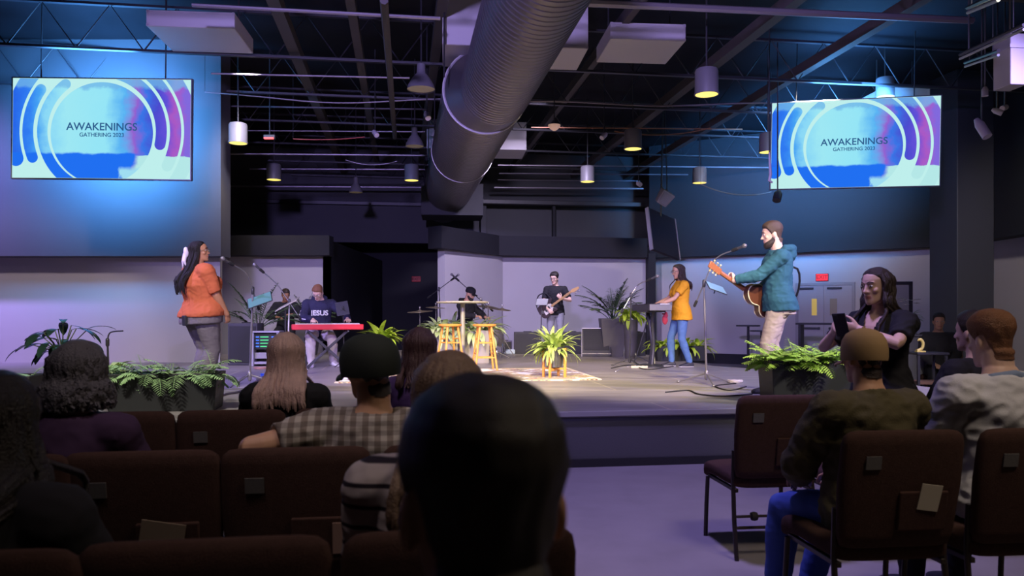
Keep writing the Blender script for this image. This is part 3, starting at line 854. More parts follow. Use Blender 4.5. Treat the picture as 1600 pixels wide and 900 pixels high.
class Person:
    def __init__(s, label, loc, rz, **k):
        s.k = k.get('H', 1.75) / 1.75
        s.fat = k.get('fat', 1.0)
        s.fem = k.get('fem', False)
        s.sp = k
        s.label = label; s.loc = loc; s.rz = rz
        kk = s.k
        seated = k.get('seated', False)
        s.pel = Vector(k.get('pelvis', (0, 0, .57 / kk if seated else .93))) * kk
        lean = k.get('lean', 0); side = k.get('side', 0); tw = k.get('twist', 0)
        s.RT = Matrix.Rotation(R(tw), 3, 'Z') @ Matrix.Rotation(R(-lean), 3, 'X') @ Matrix.Rotation(R(side), 3, 'Y')
        s.RP = Matrix.Rotation(R(k.get('hip_yaw', 0)), 3, 'Z')
        sw = k.get('shoulder', .165 if s.fem else .185) * (1 + (s.fat - 1) * .4)
        s.sh = {'L': s.T(-sw, -.005, .455), 'R': s.T(sw, -.005, .455)}
        s.neck = s.T(0, 0, .53)
        hy, hp, hr = k.get('head', (0, 0, 0))
        s.RH = s.RT @ Matrix.Rotation(R(hy), 3, 'Z') @ Matrix.Rotation(R(-hp), 3, 'X') @ Matrix.Rotation(R(hr), 3, 'Y')
        if k.get('head_world'):      # aim given against the person's own frame, not the torso
            hy, hp, hr = k['head_world']
            s.RH = Matrix.Rotation(R(hy), 3, 'Z') @ Matrix.Rotation(R(-hp), 3, 'X') @ Matrix.Rotation(R(hr), 3, 'Y')
        s.hk = kk * k.get('head_scale', 1.0)
        s.hc = s.neck + s.RT @ Vector((0, .012, .055)) * kk + s.RH @ Vector((0, .018, .115)) * s.hk
        s.arm = {}; s.hand = {}
        up, fo = .285 * kk, .25 * kk
        for sd, sg in (('L', -1), ('R', 1)):
            h = k.get('hand' + sd)
            if h is None:
                h = dict(pos=(sg * .15, .40, .66) if seated else (sg * .27, .03, .78), pole=(sg * .6, -.6, -.2), f=(0, 1, -.25) if seated else (0, .15, -1), n=(0, 0, -1) if seated else (-sg, 0, 0), curl=25)
            el, wr = ik(s.sh[sd], Vector(h['pos']) * kk, up, fo, h.get('pole', (sg, -1, -.3)))
            s.arm[sd] = (s.sh[sd], el, wr)
            f = Vector(h.get('f', (wr - el))).normalized()
            n = Vector(h.get('n', (0, 0, -1))); n = (n - f * n.dot(f)).normalized()
            s.hand[sd] = (f, n, h.get('curl', 25), sg, h.get('thumb', 20))
        s.leg = {}
        th, shn = .43 * kk, .42 * kk
        for sd, sg in (('L', -1), ('R', 1)):
            hip = s.pel + s.RP @ Vector((sg * .09 * (1 + (s.fat - 1) * .5), 0, -.02)) * kk
            ft = k.get('foot' + sd)
            if ft is None:
                ft = dict(pos=(sg * .12, .46, .085), yaw=-sg * 8) if seated else dict(pos=(sg * .10, 0, .085), yaw=-sg * 8)
            kn, an = ik(hip, Vector(ft['pos']) * kk, th, shn, ft.get('pole', (sg * .15, 1, .25)))
            s.leg[sd] = (hip, kn, an, R(ft.get('yaw', 0)))
    def T(s, x, y, z):
        return s.pel + s.RT @ (Vector((x, y, z)) * s.k)
    # ---- volumes
    def torso_rings(s, infl, z0, z1, hemflare=0.0, fatk=None):
        X = s.RT @ vec(1, 0, 0); Y = s.RT @ vec(0, 1, 0); k = s.k
        fat = s.fat if fatk is None else fatk
        rings = []
        def interp(z):
            for a, b in zip(TORSO[:-1], TORSO[1:]):
                if a[0] <= z <= b[0]:
                    t = (z - a[0]) / (b[0] - a[0]); return [a[i] + (b[i] - a[i]) * t for i in range(4)]
            return TORSO[0] if z < TORSO[0][0] else TORSO[-1]
        zs = sorted(set([z0, z1] + [r[0] for r in TORSO if z0 < r[0] < z1]))
        for z in zs:
            r = interp(max(z, -.05) if infl else z)
            fz = 1 + (fat - 1) * max(0, min(1, (.52 - z) / .25))
            hx, hy = r[1], r[2]
            if s.fem:
                hx *= 1.06 if z < .06 else (.93 if .1 < z else 1.0)
            if z > .40: hx *= s.sp.get('shoulder', .165 if s.fem else .185) / .185
            if z > .5: fz = 1 + (fat - 1) * .3
            fl = hemflare * max(0, (.1 - z))
            belly = (fat - 1) * .05 * math.exp(-((z - .1) / .15) ** 2)
            rings.append(ering(s.pel + s.RT @ (Vector((0, r[3] + belly, z)) * k), X, Y, (hx * fz + infl + fl) * k, (hy * fz + infl + fl) * k, 24, .92))
        return rings
    def add_torso(s, mb, infl=0.0, z0=-.13, z1=.575, flare=0.0):
        mb.loft(s.torso_rings(infl, z0, z1, flare))
        if s.fem:
            b = s.sp.get('bust', 1.0)
            for sg in (-1, 1):
                mb.ell(s.T(sg * .075, .085 + infl * .3 + (s.fat - 1) * .05, .315), [(.062 * b + infl) * s.k * s.fat ** .6] * 3)
    def add_arm(s, mb, sd, infl=0.0, a0=0.0, a1=2.0, flat=False):
        A, E, Wr = s.arm[sd]; k = s.k * (1 + (s.fat - 1) * .5)
        prof = [(0, .056), (.25, .052), (.55, .045), (.9, .040), (1.0, .040), (1.2, .041), (1.45, .036), (1.8, .028), (2.0, .026)]
        if s.fem: prof = [(a, r * .9) for a, r in prof]
        def at(t):
            p = A.lerp(E, t) if t <= 1 else E.lerp(Wr, t - 1)
            for (x0, r0), (x1, r1) in zip(prof[:-1], prof[1:]):
                if x0 <= t <= x1: return p, (r0 + (r1 - r0) * (t - x0) / (x1 - x0)) * k + infl
            return p, prof[-1][1] * k + infl
        ts = sorted(set([a0, a1] + [t for t, _ in prof if a0 < t < a1]))
        pr = [at(t) for t in ts]
        pts = [p for p, _ in pr]; rs = [r for _, r in pr]
        if flat: mb.tube(pts, rs, 14); mb.ell(pts[0], [rs[0] * 1.04] * 3)
        else: mb.capsule(pts, rs, 14)
        if a0 == 0:   # shoulder bridging
            c = s.T((-1 if sd == 'L' else 1) * .10, -.004, .47)
            mb.capsule([c, A], [(.050 * k + infl), (.056 * k + infl)], 12)
    def add_leg(s, mb, sd, infl=0.0, a1=2.0, cuff=0.0):
        H, K, An, yaw = s.leg[sd]; k = s.k * (1 + (s.fat - 1) * .75)
        prof = [(0, .088), (.3, .082), (.6, .068), (.9, .054), (1.0, .053), (1.12, .050), (1.3, .054), (1.6, .042), (1.9, .033), (2.0, .034)]
        def at(t):
            p = H.lerp(K, t) if t <= 1 else K.lerp(An, t - 1)
            for (x0, r0), (x1, r1) in zip(prof[:-1], prof[1:]):
                if x0 <= t <= x1: return p, (r0 + (r1 - r0) * (t - x0) / (x1 - x0)) * k + infl + cuff * max(0, t - 1)
            return p, prof[-1][1] * k
        ts = sorted(set([0, a1] + [t for t, _ in prof if 0 < t < a1]))
        pr = [at(t) for t in ts]
        mb.capsule([p for p, _ in pr], [r for _, r in pr], 16)
    def add_foot(s, mb, sd, infl=0.0):
        H, K, An, yaw = s.leg[sd]; k = s.k
        f = Matrix.Rotation(yaw, 3, 'Z') @ vec(0, 1, 0); x = Matrix.Rotation(yaw, 3, 'Z') @ vec(1, 0, 0); z = vec(0, 0, 1)
        base = Vector((An.x, An.y, An.z - .085 * k))
        rings = []
        for y, hw, h in ((-.065, .022, .045), (-.055, .034, .075), (-.02, .038, .095), (.03, .040, .085), (.08, .045, .062), (.13, .047, .048), (.165, .040, .036), (.185, .022, .024)):
            hh = (h + infl) * k
            rings.append(ering(base + f * (y * k * (1 + infl * 3)) + z * (hh / 2), x, z, (hw + infl) * k, hh / 2, 14, .75))
        mb.loft(rings)
    def add_hand(s, mb, sd):
        f, n, curl, sg, th = s.hand[sd]; Wr = s.arm[sd][2]; k = s.k * (.92 if s.fem else 1.0)
        # thumb side: for a right hand with fingers f and palm n the thumb lies along f x n
        t = f.cross(n) * sg
        P = lambda a, b, c: Wr + f * (a * k) + t * (b * k) + n * (c * k)
        mb.loft([ering(P(-.012, 0, 0), t, n, .025 * k, .019 * k, 14), ering(P(.02, 0, 0), t, n, .031 * k, .018 * k, 14), ering(P(.055, -.001, 0), t, n, .040 * k, .016 * k, 14), ering(P(.088, -.002, 0), t, n, .041 * k, .013 * k, 14), ering(P(.097, -.002, 0), t, n, .034 * k, .009 * k, 14)])
        for b, ln, r, c_, spread in ((.031, .070, .0088, 1.0, .10), (.0105, .079, .0092, 1.0, .03), (-.011, .073, .0088, 1.08, -.04), (-.031, .057, .0078, 1.18, -.12)):
            p = P(.086, b, -.001); pts = [P(.06, b * .85, 0), p]; rs = [r * k * 1.02] * 2; a = 0
            d0 = (f + t * spread).normalized()
            for seg, frac in enumerate((.45, .31, .26)):
                a += R(curl) * c_ * (.8, 1.1, .7)[seg]
                d = d0 * math.cos(a) + n * math.sin(a)
                p = p + d * (ln * frac * k); pts.append(p); rs.append(r * k * (.96, .88, .74)[seg])
            mb.capsule(pts, rs, 9)
        p = P(.022, .026, .004); pts = [P(.008, .012, .003), p]; rs = [.014 * k, .0135 * k]; a = R(th)
        for seg, ln in enumerate((.038, .032, .026)):
            d = (f * (.75 + seg * .12) + t * (.75 - seg * .28) + n * (.25 + math.sin(a) * (.4 + seg * .35))).normalized()
            p = p + d * (ln * k); pts.append(p); rs.append((.0118, .0105, .0082)[seg] * k)
        mb.capsule(pts, rs, 9)
    def Hd(s, x, y, z): return s.hc + s.RH @ (Vector((x, y, z)) * s.hk)
    def add_head(s, mb):
        k = s.hk; X = s.RH @ vec(1, 0, 0); Y = s.RH @ vec(0, 1, 0); Z = s.RH @ vec(0, 0, 1)
        jw = .93 if s.fem else 1.0
        jaw = s.sp.get('jaw', 1.0) * jw
        rings = []
        for z, hx, hy, yc in ((-.117, .020 * jaw, .020, .066), (-.110, .034 * jaw, .034, .056), (-.092, .049 * jaw, .055, .036), (-.07, .057 * jaw, .074, .018), (-.045, .063 * jaw, .083, .010), (-.015, .068, .090, .004),
                              (.02, .073, .096, -.002), (.05, .075, .098, -.004), (.078, .069, .088, -.006), (.098, .053, .068, -.008), (.110, .034, .044, -.008), (.116, .014, .018, -.008)):
            rings.append(ering(s.Hd(0, yc, z), X, Y, hx * k, hy * k, 24))
        mb.loft(rings)
        # nose, ears, lips, brow, cheeks, eyelids
        mb.capsule([s.Hd(0, .088, .016), s.Hd(0, .101, -.012), s.Hd(0, .108, -.028)], [.0075 * k, .0095 * k, .0125 * k], 10)
        for sg in (-1, 1):
            mb.ell(s.Hd(sg * .011, .095, -.031), (.009 * k, .010 * k, .008 * k))
            mb.ell(s.Hd(sg * .075, -.006, -.010), (.010 * k, .019 * k, .032 * k), s.RH @ Matrix.Rotation(R(sg * 18), 3, 'Z') @ Matrix.Rotation(R(-10), 3, 'X'))
            mb.capsule([s.Hd(sg * .012, .092, .030), s.Hd(sg * .045, .076, .030)], [.007 * k, .007 * k], 8)
            mb.ell(s.Hd(sg * .042, .060, -.022), (.020 * k, .021 * k, .022 * k))
        mb.ell(s.Hd(0, .087, -.059), (.023 * k, .012 * k, .0065 * k)); mb.ell(s.Hd(0, .085, -.070), (.020 * k, .012 * k, .0075 * k))
        mb.ell(s.Hd(0, .078, -.098), (.020 * k, .016 * k, .015 * k))
        nb = s.T(0, -.008, .50)
        nk = .050 if s.fem else .058
        nk *= 1 + (s.fat - 1) * .5
        mb.capsule([nb, s.neck, s.Hd(0, -.022, -.055)], [nk * 1.15 * s.k, nk * s.k, nk * .98 * s.k], 16)
    def build(s, skin, voxel=.006):
        mb = MB()
        s.add_torso(mb); s.add_head(mb)
        for sd in 'LR':
            s.add_arm(mb, sd); s.add_leg(mb, sd); s.add_hand(mb, sd)
            s.add_foot(mb, sd)
        me = fuse(mb, voxel, 2, factor=.4)
        o = mobj('person', me, skin)
        o.location = s.loc; o.rotation_euler = (0, 0, s.rz)
        tag(o, s.label, 'person')
        s.o = o
        # lips: faces of the body mesh near the mouth
        inv = s.RH.transposed()
        for p in me.polygons:
            q = inv @ (p.center - s.hc) / s.hk
            if q.y > .078 and abs(q.x) < .025 and -.077 < q.z < -.054: p.material_index = 1
        return o
    # ---- face parts
    def face(s, hairmat, eyes=True, glasses=None, brow=True):
        if eyes:
            for sg in (-1, 1):
                mb = MB(); mb.ell(s.Hd(sg * .031, .0825, .008), (.0135 * s.hk, .0085 * s.hk, .0070 * s.hk), s.RH, 0, 14, 8)
                mb.ell(s.Hd(sg * .031, .0895, .008), (.0058 * s.hk, .003 * s.hk, .0058 * s.hk), s.RH, 1, 10, 6)
                mb.build('eye', [M_white, M_iris], s.o)
                if brow:
                    MB().capsule([s.Hd(sg * .013, .100, .030), s.Hd(sg * .030, .096, .036), s.Hd(sg * .047, .080, .031)], [.0026 * s.hk, .0034 * s.hk, .002 * s.hk], 8).build('eyebrow', hairmat, s.o)
        if glasses:
            mb = MB()
            for sg in (-1, 1):
                pts = [s.Hd(sg * .033 + .024 * math.cos(a), .108, .006 + .019 * math.sin(a)) for a in [2 * math.pi * i / 18 for i in range(19)]]
                mb.tube(pts, .0026 * s.hk, 6)
                mb.tube([s.Hd(sg * .056, .107, .010), s.Hd(sg * .078, .07, .010), s.Hd(sg * .081, -.005, .008)], .0026 * s.hk, 6)
            mb.tube([s.Hd(-.010, .108, .010), s.Hd(.010, .108, .010)], .0026 * s.hk, 6)
            mb.build('glasses', glasses, s.o)
    def scalp(s, line, th, vol=1.0, seed=1.0, fold=.004, fscale=50, topk=1.0):
        """hair grown from the head's own surface above a hairline (height by azimuth)"""
        k = s.hk; X = s.RH @ vec(1, 0, 0); Y = s.RH @ vec(0, 1, 0); mb = MB()
        rings = []
        for z, hx, hy, yc in ((-.135, .066, .070, -.024), (-.10, .066, .073, -.021), (-.07, .066, .082, -.013), (-.055, .066, .083, -.008), (-.045, .065, .084, .006), (-.015, .069, .090, .003),
                              (.02, .073, .096, -.002), (.05, .075, .098, -.004), (.078, .069, .088, -.006), (.098, .053, .068, -.008), (.110, .034, .044, -.008), (.116, .014, .018, -.008)):
            rings.append(ering(s.Hd(0, yc, z), X, Y, hx * k, hy * k, 28))
        mb.loft(rings)
        me = fuse(mb, .0055, 2)
        inv = s.RH.transposed(); keep = []
        for i, v in enumerate(me.vertices):
            q = inv @ (v.co - s.hc) / k
            az = math.degrees(math.atan2(abs(q.x), q.y + .01))
            zb = line[-1][1]
            for (a0, z0), (a1, z1) in zip(line[:-1], line[1:]):
                if a0 <= az <= a1: zb = z0 + (z1 - z0) * (az - a0) / (a1 - a0); break
            m_ = max(-1, min(1, (q.z - zb) / .022))
            t_ = max(0, m_); t_ = t_ * t_ * (3 - 2 * t_)
            up = max(0, min(1, (q.z - .0) / .11))
            nz = noise.noise(Vector((q.x * fscale, q.y * fscale * .35, q.z * fscale * .5)) + Vector((seed, 0, 0)))
            keep.append((m_, t_ * (th[0] + (th[1] - th[0]) * up) * vol + t_ * nz * fold - .003))
        nrm = [0.0] * (3 * len(me.vertices)); me.vertices.foreach_get('normal', nrm)
        cos = [v.co.copy() for v in me.vertices]
        vs = [cos[i] + Vector(nrm[3 * i:3 * i + 3]) * (keep[i][1] * k) for i in range(len(cos))]
        fs = [tuple(p.vertices) for p in me.polygons if max(keep[j][0] for j in p.vertices) > -.4]
        used = sorted({j for f in fs for j in f}); mp = {j: i for i, j in enumerate(used)}
        out = bpy.data.meshes.new('hair')
        out.from_pydata([vs[j] for j in used], [], [tuple(mp[j] for j in f) for f in fs])
        bpy.data.meshes.remove(me)
        return out
    SHORT = ((0, .070), (30, .066), (48, .050), (60, .020), (72, -.022), (82, -.020), (92, .016), (106, .010), (118, -.035), (138, -.078), (180, -.086))
    def hair_short(s, m, vol=1.0, top=.0, seed=1.0, low=0, line=None):
        me = s.scalp(line or s.SHORT, (.007, .020 + top), vol, seed)
        return mobj('hair', me, m, s.o)
    def hair_long(s, m, length=.35, n=90, seed=3, spread=.10, front=True, wave=.006, base=True, r=.0105, behind=True, drift=(0, 0), part=0.0, lift=.0):
        """base cap plus combed locks falling over the shoulders and back"""
        rd = random.Random(seed); k = s.hk; mb = MB()
        X = s.RH @ vec(1, 0, 0); Y = s.RH @ vec(0, 1, 0)
        for z, hx, hy, yc in ((0, 0, 0, 0),):
            pass
        down = vec(0, 0, -1)
        for i in range(n):
            az = R(rd.uniform(-112, 112))            # 0 = back of the head
            sx, sy = math.sin(az), -math.cos(az)
            pol = rd.uniform(.25, .75)
            p0 = s.Hd(sx * .05 * pol, -.008 + sy * .06 * pol, .118 - pol * .012)
            p1 = s.Hd(sx * .086, -.014 + sy * .100, .055)
            p2 = s.Hd(sx * .088, -.016 + sy * .092, -.02)
            ln = length * rd.uniform(.85, 1.08) * k
            side = s.RH @ vec(sx, sy, 0); side.z = 0
            p3 = p2 + down * (ln * .38) + side * (.012 + lift) * k
            p4 = p2 + down * (ln * .72) + side * (spread * .35 + lift) * k + Vector((drift[0] * .5, drift[1] * .5, 0))
            p5 = p2 + down * ln + side * (spread * .45 + lift) * k + Vector((drift[0], drift[1], 0))
            back = s.RT @ vec(0, -1, 0)
            for q, w_ in ((p3, .3), (p4, 1), (p5, 1)):
                # keep outside of neck and shoulders
                loc_ = s.RT.transposed() @ (q - s.pel) / s.k
                if loc_.z < .53:
                    need = .118 * s.fat + .022
                    if sy < .35:
                        dlt = -need - loc_.y
                        if dlt < 0: q += (s.RT @ vec(0, dlt, 0)) * s.k * w_
                    else:
                        dlt = need + .02 - loc_.y
                        if dlt > 0: q += (s.RT @ vec(0, dlt, 0)) * s.k * w_
            pts = [p0, p1, p2, p3, p4, p5]
            wv = rd.uniform(-1, 1) * wave
            pts = bez(pts, 14)
            pts = [q + X * (wv * math.sin(j * 1.3 + i)) * min(1, j / 5) for j, q in enumerate(pts)]
            rr = r * rd.uniform(.8, 1.25) * k
            mb.tube(pts, [rr * .7] + [rr] * (len(pts) - 4) + [rr * .8, rr * .55, rr * .2], 6)
        base = s.scalp(s.LONG, (.010, .014), 1.0, seed)
        mb.add([v.co for v in base.vertices], [tuple(q.vertices) for q in base.polygons]); bpy.data.meshes.remove(base)
        return mb.build('hair', m, s.o, angle=60)
    LONG = ((0, .082), (30, .074), (52, .052), (68, .015), (82, -.05), (110, -.10), (180, -.11))
    def shirt(s, m, hem=-.06, sleeve=.55, infl=.018, flare=.06, fold=.006, neck=.535, name='shirt', voxel=.009, hood=None, open_neck=False, seed=2.0, sleeve_infl=None, extra=None):
        mb = MB(); si = infl if sleeve_infl is None else sleeve_infl
        s.add_torso(mb, infl, hem, neck, flare)
        for sd in 'LR':
            sl = sleeve[0 if sd == 'L' else 1] if isinstance(sleeve, tuple) else sleeve
            if sl: s.add_arm(mb, sd, si * s.k, 0.0, sl, flat=True)
        if hood:   # a bunched hood behind the neck
            pts = []
            for i in range(13):
                a = R(-200 + 220 * i / 12)
                pts.append(s.T(.095 * math.cos(a), -.035 + .095 * math.sin(a) * (1.25 if math.sin(a) < 0 else .6), .53 + (.012 if math.sin(a) < 0 else -.03)))
            mb.capsule(pts, [.03 * s.k] * 2 + [.042 * s.k] * 9 + [.03 * s.k] * 2, 12)
            mb.ell(s.T(0, -.135, .485), (.10 * s.k, .055 * s.k, .085 * s.k), s.RT)
        if extra: extra(mb)
        me = fuse(mb, voxel, 3, fold=fold, fscale=8.5, seed=seed, stretch=(1, 1, 1.3))
        return mobj(name, me, m, s.o)
    def pants(s, m, infl=.014, top=.06, end=1.95, cuff=.008, fold=.005, name='trousers', seed=4.0):
        mb = MB()
        mb.loft(s.torso_rings(infl, -.13, top))
        for sd in 'LR': s.add_leg(mb, sd, infl, end, cuff)
        mb.ell(s.pel + vec(0, -.01, -.07) * s.k, (.13 * s.k * s.fat, .11 * s.k * s.fat, .09 * s.k))
        me = fuse(mb, .009, 3, fold=fold, fscale=9, seed=seed, stretch=(1, 1, 1.6))
        return mobj(name, me, m, s.o)
    def shoes(s, m, sole=None):
        for sd in 'LR':
            mb = MB(); s.add_foot(mb, sd, .009)
            me = fuse(mb, .006, 2)
            # keep soles on the ground
            mz = min(v.co.z for v in me.vertices)
            base = s.leg[sd][2].z - .087 * s.k
            for v in me.vertices: v.co.z = max(v.co.z + (base - mz), base)
            o = mobj('shoe', me, [m, sole or m], s.o)
            for p in me.polygons:
                if p.center.z < base + .022 * s.k: p.material_index = 1
def bez(pts, n):
    """smooth curve through points (Catmull-Rom)"""
    out = []; m_ = len(pts) - 1
    for i in range(n + 1):
        t = i / n * m_; a = min(int(t), m_ - 1); u = t - a
        p0 = pts[max(0, a - 1)]; p1 = pts[a]; p2 = pts[a + 1]; p3 = pts[min(m_, a + 2)]
        out.append(.5 * ((2 * p1) + (p2 - p0) * u + (2 * p0 - 5 * p1 + 4 * p2 - p3) * u * u + (3 * p1 - p0 - 3 * p2 + p3) * u ** 3))
    return out
SK_brown = skin_mat('brown', (.42, .20, .11), (.30, .10, .08))
SK_tan = skin_mat('tan', (.60, .34, .22), (.45, .18, .15))
SK_fair = skin_mat('fair', (.70, .46, .36), (.55, .24, .22))
H_black = mat('hair_black', (.018, .014, .014), .42, bump=.5, bscale=180, spec=.5)
H_brown = mat('hair_brown', (.075, .045, .030), .45, bump=.5, bscale=180, spec=.5)
H_dkbrown = mat('hair_dark_brown', (.035, .022, .018), .42, bump=.5, bscale=180, spec=.5)
H_red = mat('hair_red_brown', (.20, .085, .040), .5, bump=.5, bscale=180, spec=.4)
H_blond = mat('hair_blond', (.58, .39, .34), .45, bump=.4, bscale=180, var=.25, vscale=30)
H_light = mat('hair_light_brown', (.24, .155, .105), .45, bump=.4, bscale=180, var=.3, vscale=30)
H_grey = mat('hair_grey', (.10, .095, .11), .55, bump=.6, bscale=160, var=.3, vscale=40)
# ================================================================ CHAIRS
M_chair = mat('chair_fabric', (.066, .036, .030), .95, bump=.3, bscale=350, var=.25, vscale=60, spec=.1)
M_leg = mat('chair_tube', (.05, .04, .038), .35, metal=.5)
M_sticker = mat('sticker', (.13, .125, .125), .6, var=.2, vscale=90)
M_rubber = mat('rubber', (.02, .02, .02), .8)
def soft_box(mb, c, sz, rot=None, e=.35, n=28, m=0, bulge=0.0):
    """cushion: rounded slab lofted front to back"""
    pass
def make_chair():
    t = thing('stacking_chair', (0, 0, 0), 0, 'x', 'chair', 'stacking chairs in the audience')
    # seat: waterfall front
    mb = MB(); X = vec(1, 0, 0); Z = vec(0, 0, 1)
    rings = []
    for y, hx, zc, hz in ((-.215, .20, .425, .020), (-.205, .235, .425, .038), (-.10, .245, .43, .045), (.10, .25, .435, .045), (.20, .25, .425, .05), (.245, .245, .41, .055), (.262, .225, .40, .035)):
        rings.append(ering(vec(0, y, zc), X, Z, hx, hz, 28, .45))
    mb.loft(rings).build('seat', M_chair, t, angle=60)
    # upholstered back, slightly reclined and rounded
    mb = MB(); rings = []; rec = math.tan(R(9)); Yv = vec(0, 1, 0)
    for z, hx, hy in ((.445, .19, .012), (.455, .225, .028), (.50, .238, .034), (.70, .250, .036), (.86, .248, .034), (.895, .240, .028), (.912, .22, .016), (.917, .19, .006)):
        rings.append(ering(vec(0, -.215 - (z - .45) * rec, z), X, Yv, hx, hy, 28, .5))
    mb.loft(rings).build('backrest', M_chair, t, angle=60)
    for sx in (-1, 1):
        MB().tube([(sx * .235, .20, .37), (sx * .238, .215, .20), (sx * .24, .225, .0)], .0125, 10).build('leg', M_leg, t)
        MB().tube([(sx * .232, -.20, .60), (sx * .232, -.19, .40), (sx * .236, -.215, .20), (sx * .24, -.26, .0)], .0125, 10).build('leg', M_leg, t)
        MB().box((sx * .22, .0, .375), (.022, .42, .022)).build('seat_rail', M_leg, t, bevel=.004)
    MB().tube([(-.236, -.222, .17), (.236, -.222, .17)], .009, 8).build('stretcher', M_leg, t)
    MB().box((-.135, -.3075, .795), (.062, .004, .052), Matrix.Rotation(R(9), 3, 'X')).build('number_sticker', M_sticker, t)
    mb = MB(); mb.box((.08, -.279, .60), (.20, .014, .16), Matrix.Rotation(R(9), 3, 'X')); mb.build('card_pocket', M_chair, t, bevel=.006)
    return t
chair0 = make_chair()
chair_used = []
def chair(px_c, Yb, rz, label):
    """chair whose back top shows around px_c at depth Yb"""
    o = chair0 if not chair_used else copy_tree(chair0)
    chair_used.append(o)
    x = (px_c - 800) / F_PX * Yb
    off = Matrix.Rotation(rz, 3, 'Z') @ vec(0, -.29, 0)
    put(o, (x - off.x, Yb - off.y, 0), rz); o['label'] = label
    return o
RZL, RZR = R(8), R(6)
ch = {}
ch['B1'] = chair(1413, 2.97, RZR, 'dark brown chair carrying the man in the tan cap')
ch['B2'] = chair(1624, 3.03, RZR, 'dark brown chair carrying the man in the white shirt')
ch['A1'] = chair(1220, 4.24, RZR, 'empty dark brown chair at the aisle in front of the right planter')
ch['A2'] = chair(1370, 4.30, RZR, 'dark brown chair just right of the empty aisle chair')
ch['A3'] = chair(1520, 4.37, RZR, 'dark brown chair under the dark haired man beside the column')
# left block, three rows and the row of the camera
ch['L1a'] = chair(185, 3.52, RZL, 'front row dark brown chair under the left fern planter')
ch['L1b'] = chair(362, 3.59, RZL, 'front row dark brown chair left of the blond woman')
ch['L1c'] = chair(458, 3.66, RZL, 'front row dark brown chair carrying the blond woman') if False else None
ch['L2z'] = chair(-20, 2.44, RZL, 'second row dark chair carrying the grey haired person')
ch['L2a'] = chair(222, 2.52, RZL, 'second row dark chair with a large pale card in its back pocket')
ch['L2b'] = chair(464, 2.59, RZL, 'second row dark chair the capped man rests his arm on')
ch['L3z'] = chair(-92, 1.45, RZL, 'third row dark chair at the lower left corner of the photo')
ch['L3a'] = chair(322, 1.54, RZL, 'third row dark empty chair filling the bottom edge left of the big head')
# further chairs at metric spacing from those
def chair_at(ref, n, label):
    o = copy_tree(chair0); chair_used.append(o)
    d = Matrix.Rotation(ref.rotation_euler.z, 3, 'Z') @ vec(.53 * n, 0, 0)
    put(o, ref.location + d, ref.rotation_euler.z); o['label'] = label
    return o
ch['L1c'] = chair_at(ch['L1b'], 1, 'front row dark brown chair carrying the blond woman in black')
ch['L1d'] = chair_at(ch['L1b'], 2, 'front row dark brown chair carrying the woman in the purple top')
ch['L2c'] = chair_at(ch['L2b'], 1, 'second row dark chair carrying the capped man in the checked shirt')
ch['L3b'] = chair_at(ch['L3a'], .965, 'third row dark chair carrying the woman in the striped shirt')
ch['L4'] = chair_at(ch['L3b'], 0, 'dark chair below the frame carrying the man with the big dark head')
ch['L4'].location = (-.03, .62, 0)
# pale cards in the back pockets
M_card = mat('card_paper', (.52, .47, .38), .7)
def card(ref, x, z, tilt, label, w_=.10, h=.15, m=None):
    t = copy = None
    o = MB().box((0, 0, 0), (w_, .003, h)).build('envelope', m or M_card)
    Rz = Matrix.Rotation(ref.rotation_euler.z, 3, 'Z')
    rec = -.215 - (z - .45) * math.tan(R(9)) - .050
    o.location = ref.location + Rz @ vec(x, rec, z)
    o.rotation_euler = (R(9), R(tilt), ref.rotation_euler.z)
    return tag(o, label, 'envelope', 'offering envelopes')
card(ch['B1'], .10, .655, 8, 'pale paper card in the back pocket of the capped man\'s chair', .085, .105)
card(ch['L2a'], .06, .615, 10, 'large pale paper card in the second row chair pocket at left', .14, .14, mat('card_dim', (.30, .24, .17), .8))
card(ch['L2b'], .16, .605, 0, 'small reddish pale card in the pocket right of the large card', .085, .11, mat('card_pink', (.34, .22, .18), .8))
card(ch['A1'], .07, .66, 70, 'thin pale slip poking from the empty aisle chair pocket', .012, .05)
# gang rod joining the aisle chairs
r0 = ch['A1'].location
Rz = Matrix.Rotation(RZR, 3, 'Z')
t = thing('gang_rod', r0 + Rz @ vec(-.235, -.247, .24), RZR, 'dark rod with a clamp joining the aisle chairs low down', 'rod')
MB().tube([(0, 0, 0), (.52, 0, 0)], .008, 8).build('rod', M_leg, t)
MB().lathe([(.008, -.02), (.022, -.016), (.026, 0), (.022, .016), (.008, .02)], (.1, 0, 0), 12, rot=Matrix.Rotation(R(90), 3, 'Y')).build('clamp', M_rubber, t)
# ================================================================ PERFORMERS
M_rust = mat('rust_cloth', (.52, .13, .055), .85, bump=.1, bscale=200, spec=.2)
M_greyp = mat('grey_trouser', (.17, .15, .17), .85, bump=.1, bscale=200, spec=.2)
M_blk = mat('black_cloth', (.018, .018, .022), .85, bump=.1, bscale=200, spec=.25)
M_teal = mat('teal_fleece', (.030, .105, .15), .9, bump=.15, bscale=180, spec=.2)
M_beige = mat('beige_chino', (.46, .37, .33), .85, bump=.1, bscale=200, spec=.2)
M_navy = mat('navy_fleece', (.030, .030, .065), .9, bump=.15, bscale=180, spec=.2)
M_cream = mat('cream_trouser', (.60, .54, .54), .85, bump=.1, bscale=200, spec=.2)
M_must = mat('mustard_cloth', (.78, .36, .02), .8, bump=.1, bscale=200, spec=.25)
M_jean = mat('blue_denim', (.10, .19, .38), .85, bump=.15, bscale=260, var=.2, vscale=14, spec=.2)
M_white_s = mat('white_shoe', (.70, .68, .66), .6)
M_shoe = mat('dark_shoe', (.025, .025, .035), .6)
M_metalf = mat('thin_metal', (.35, .35, .37), .3, metal=.8)
M_teeth = mat('pale_plastic', (.72, .62, .78), .5)

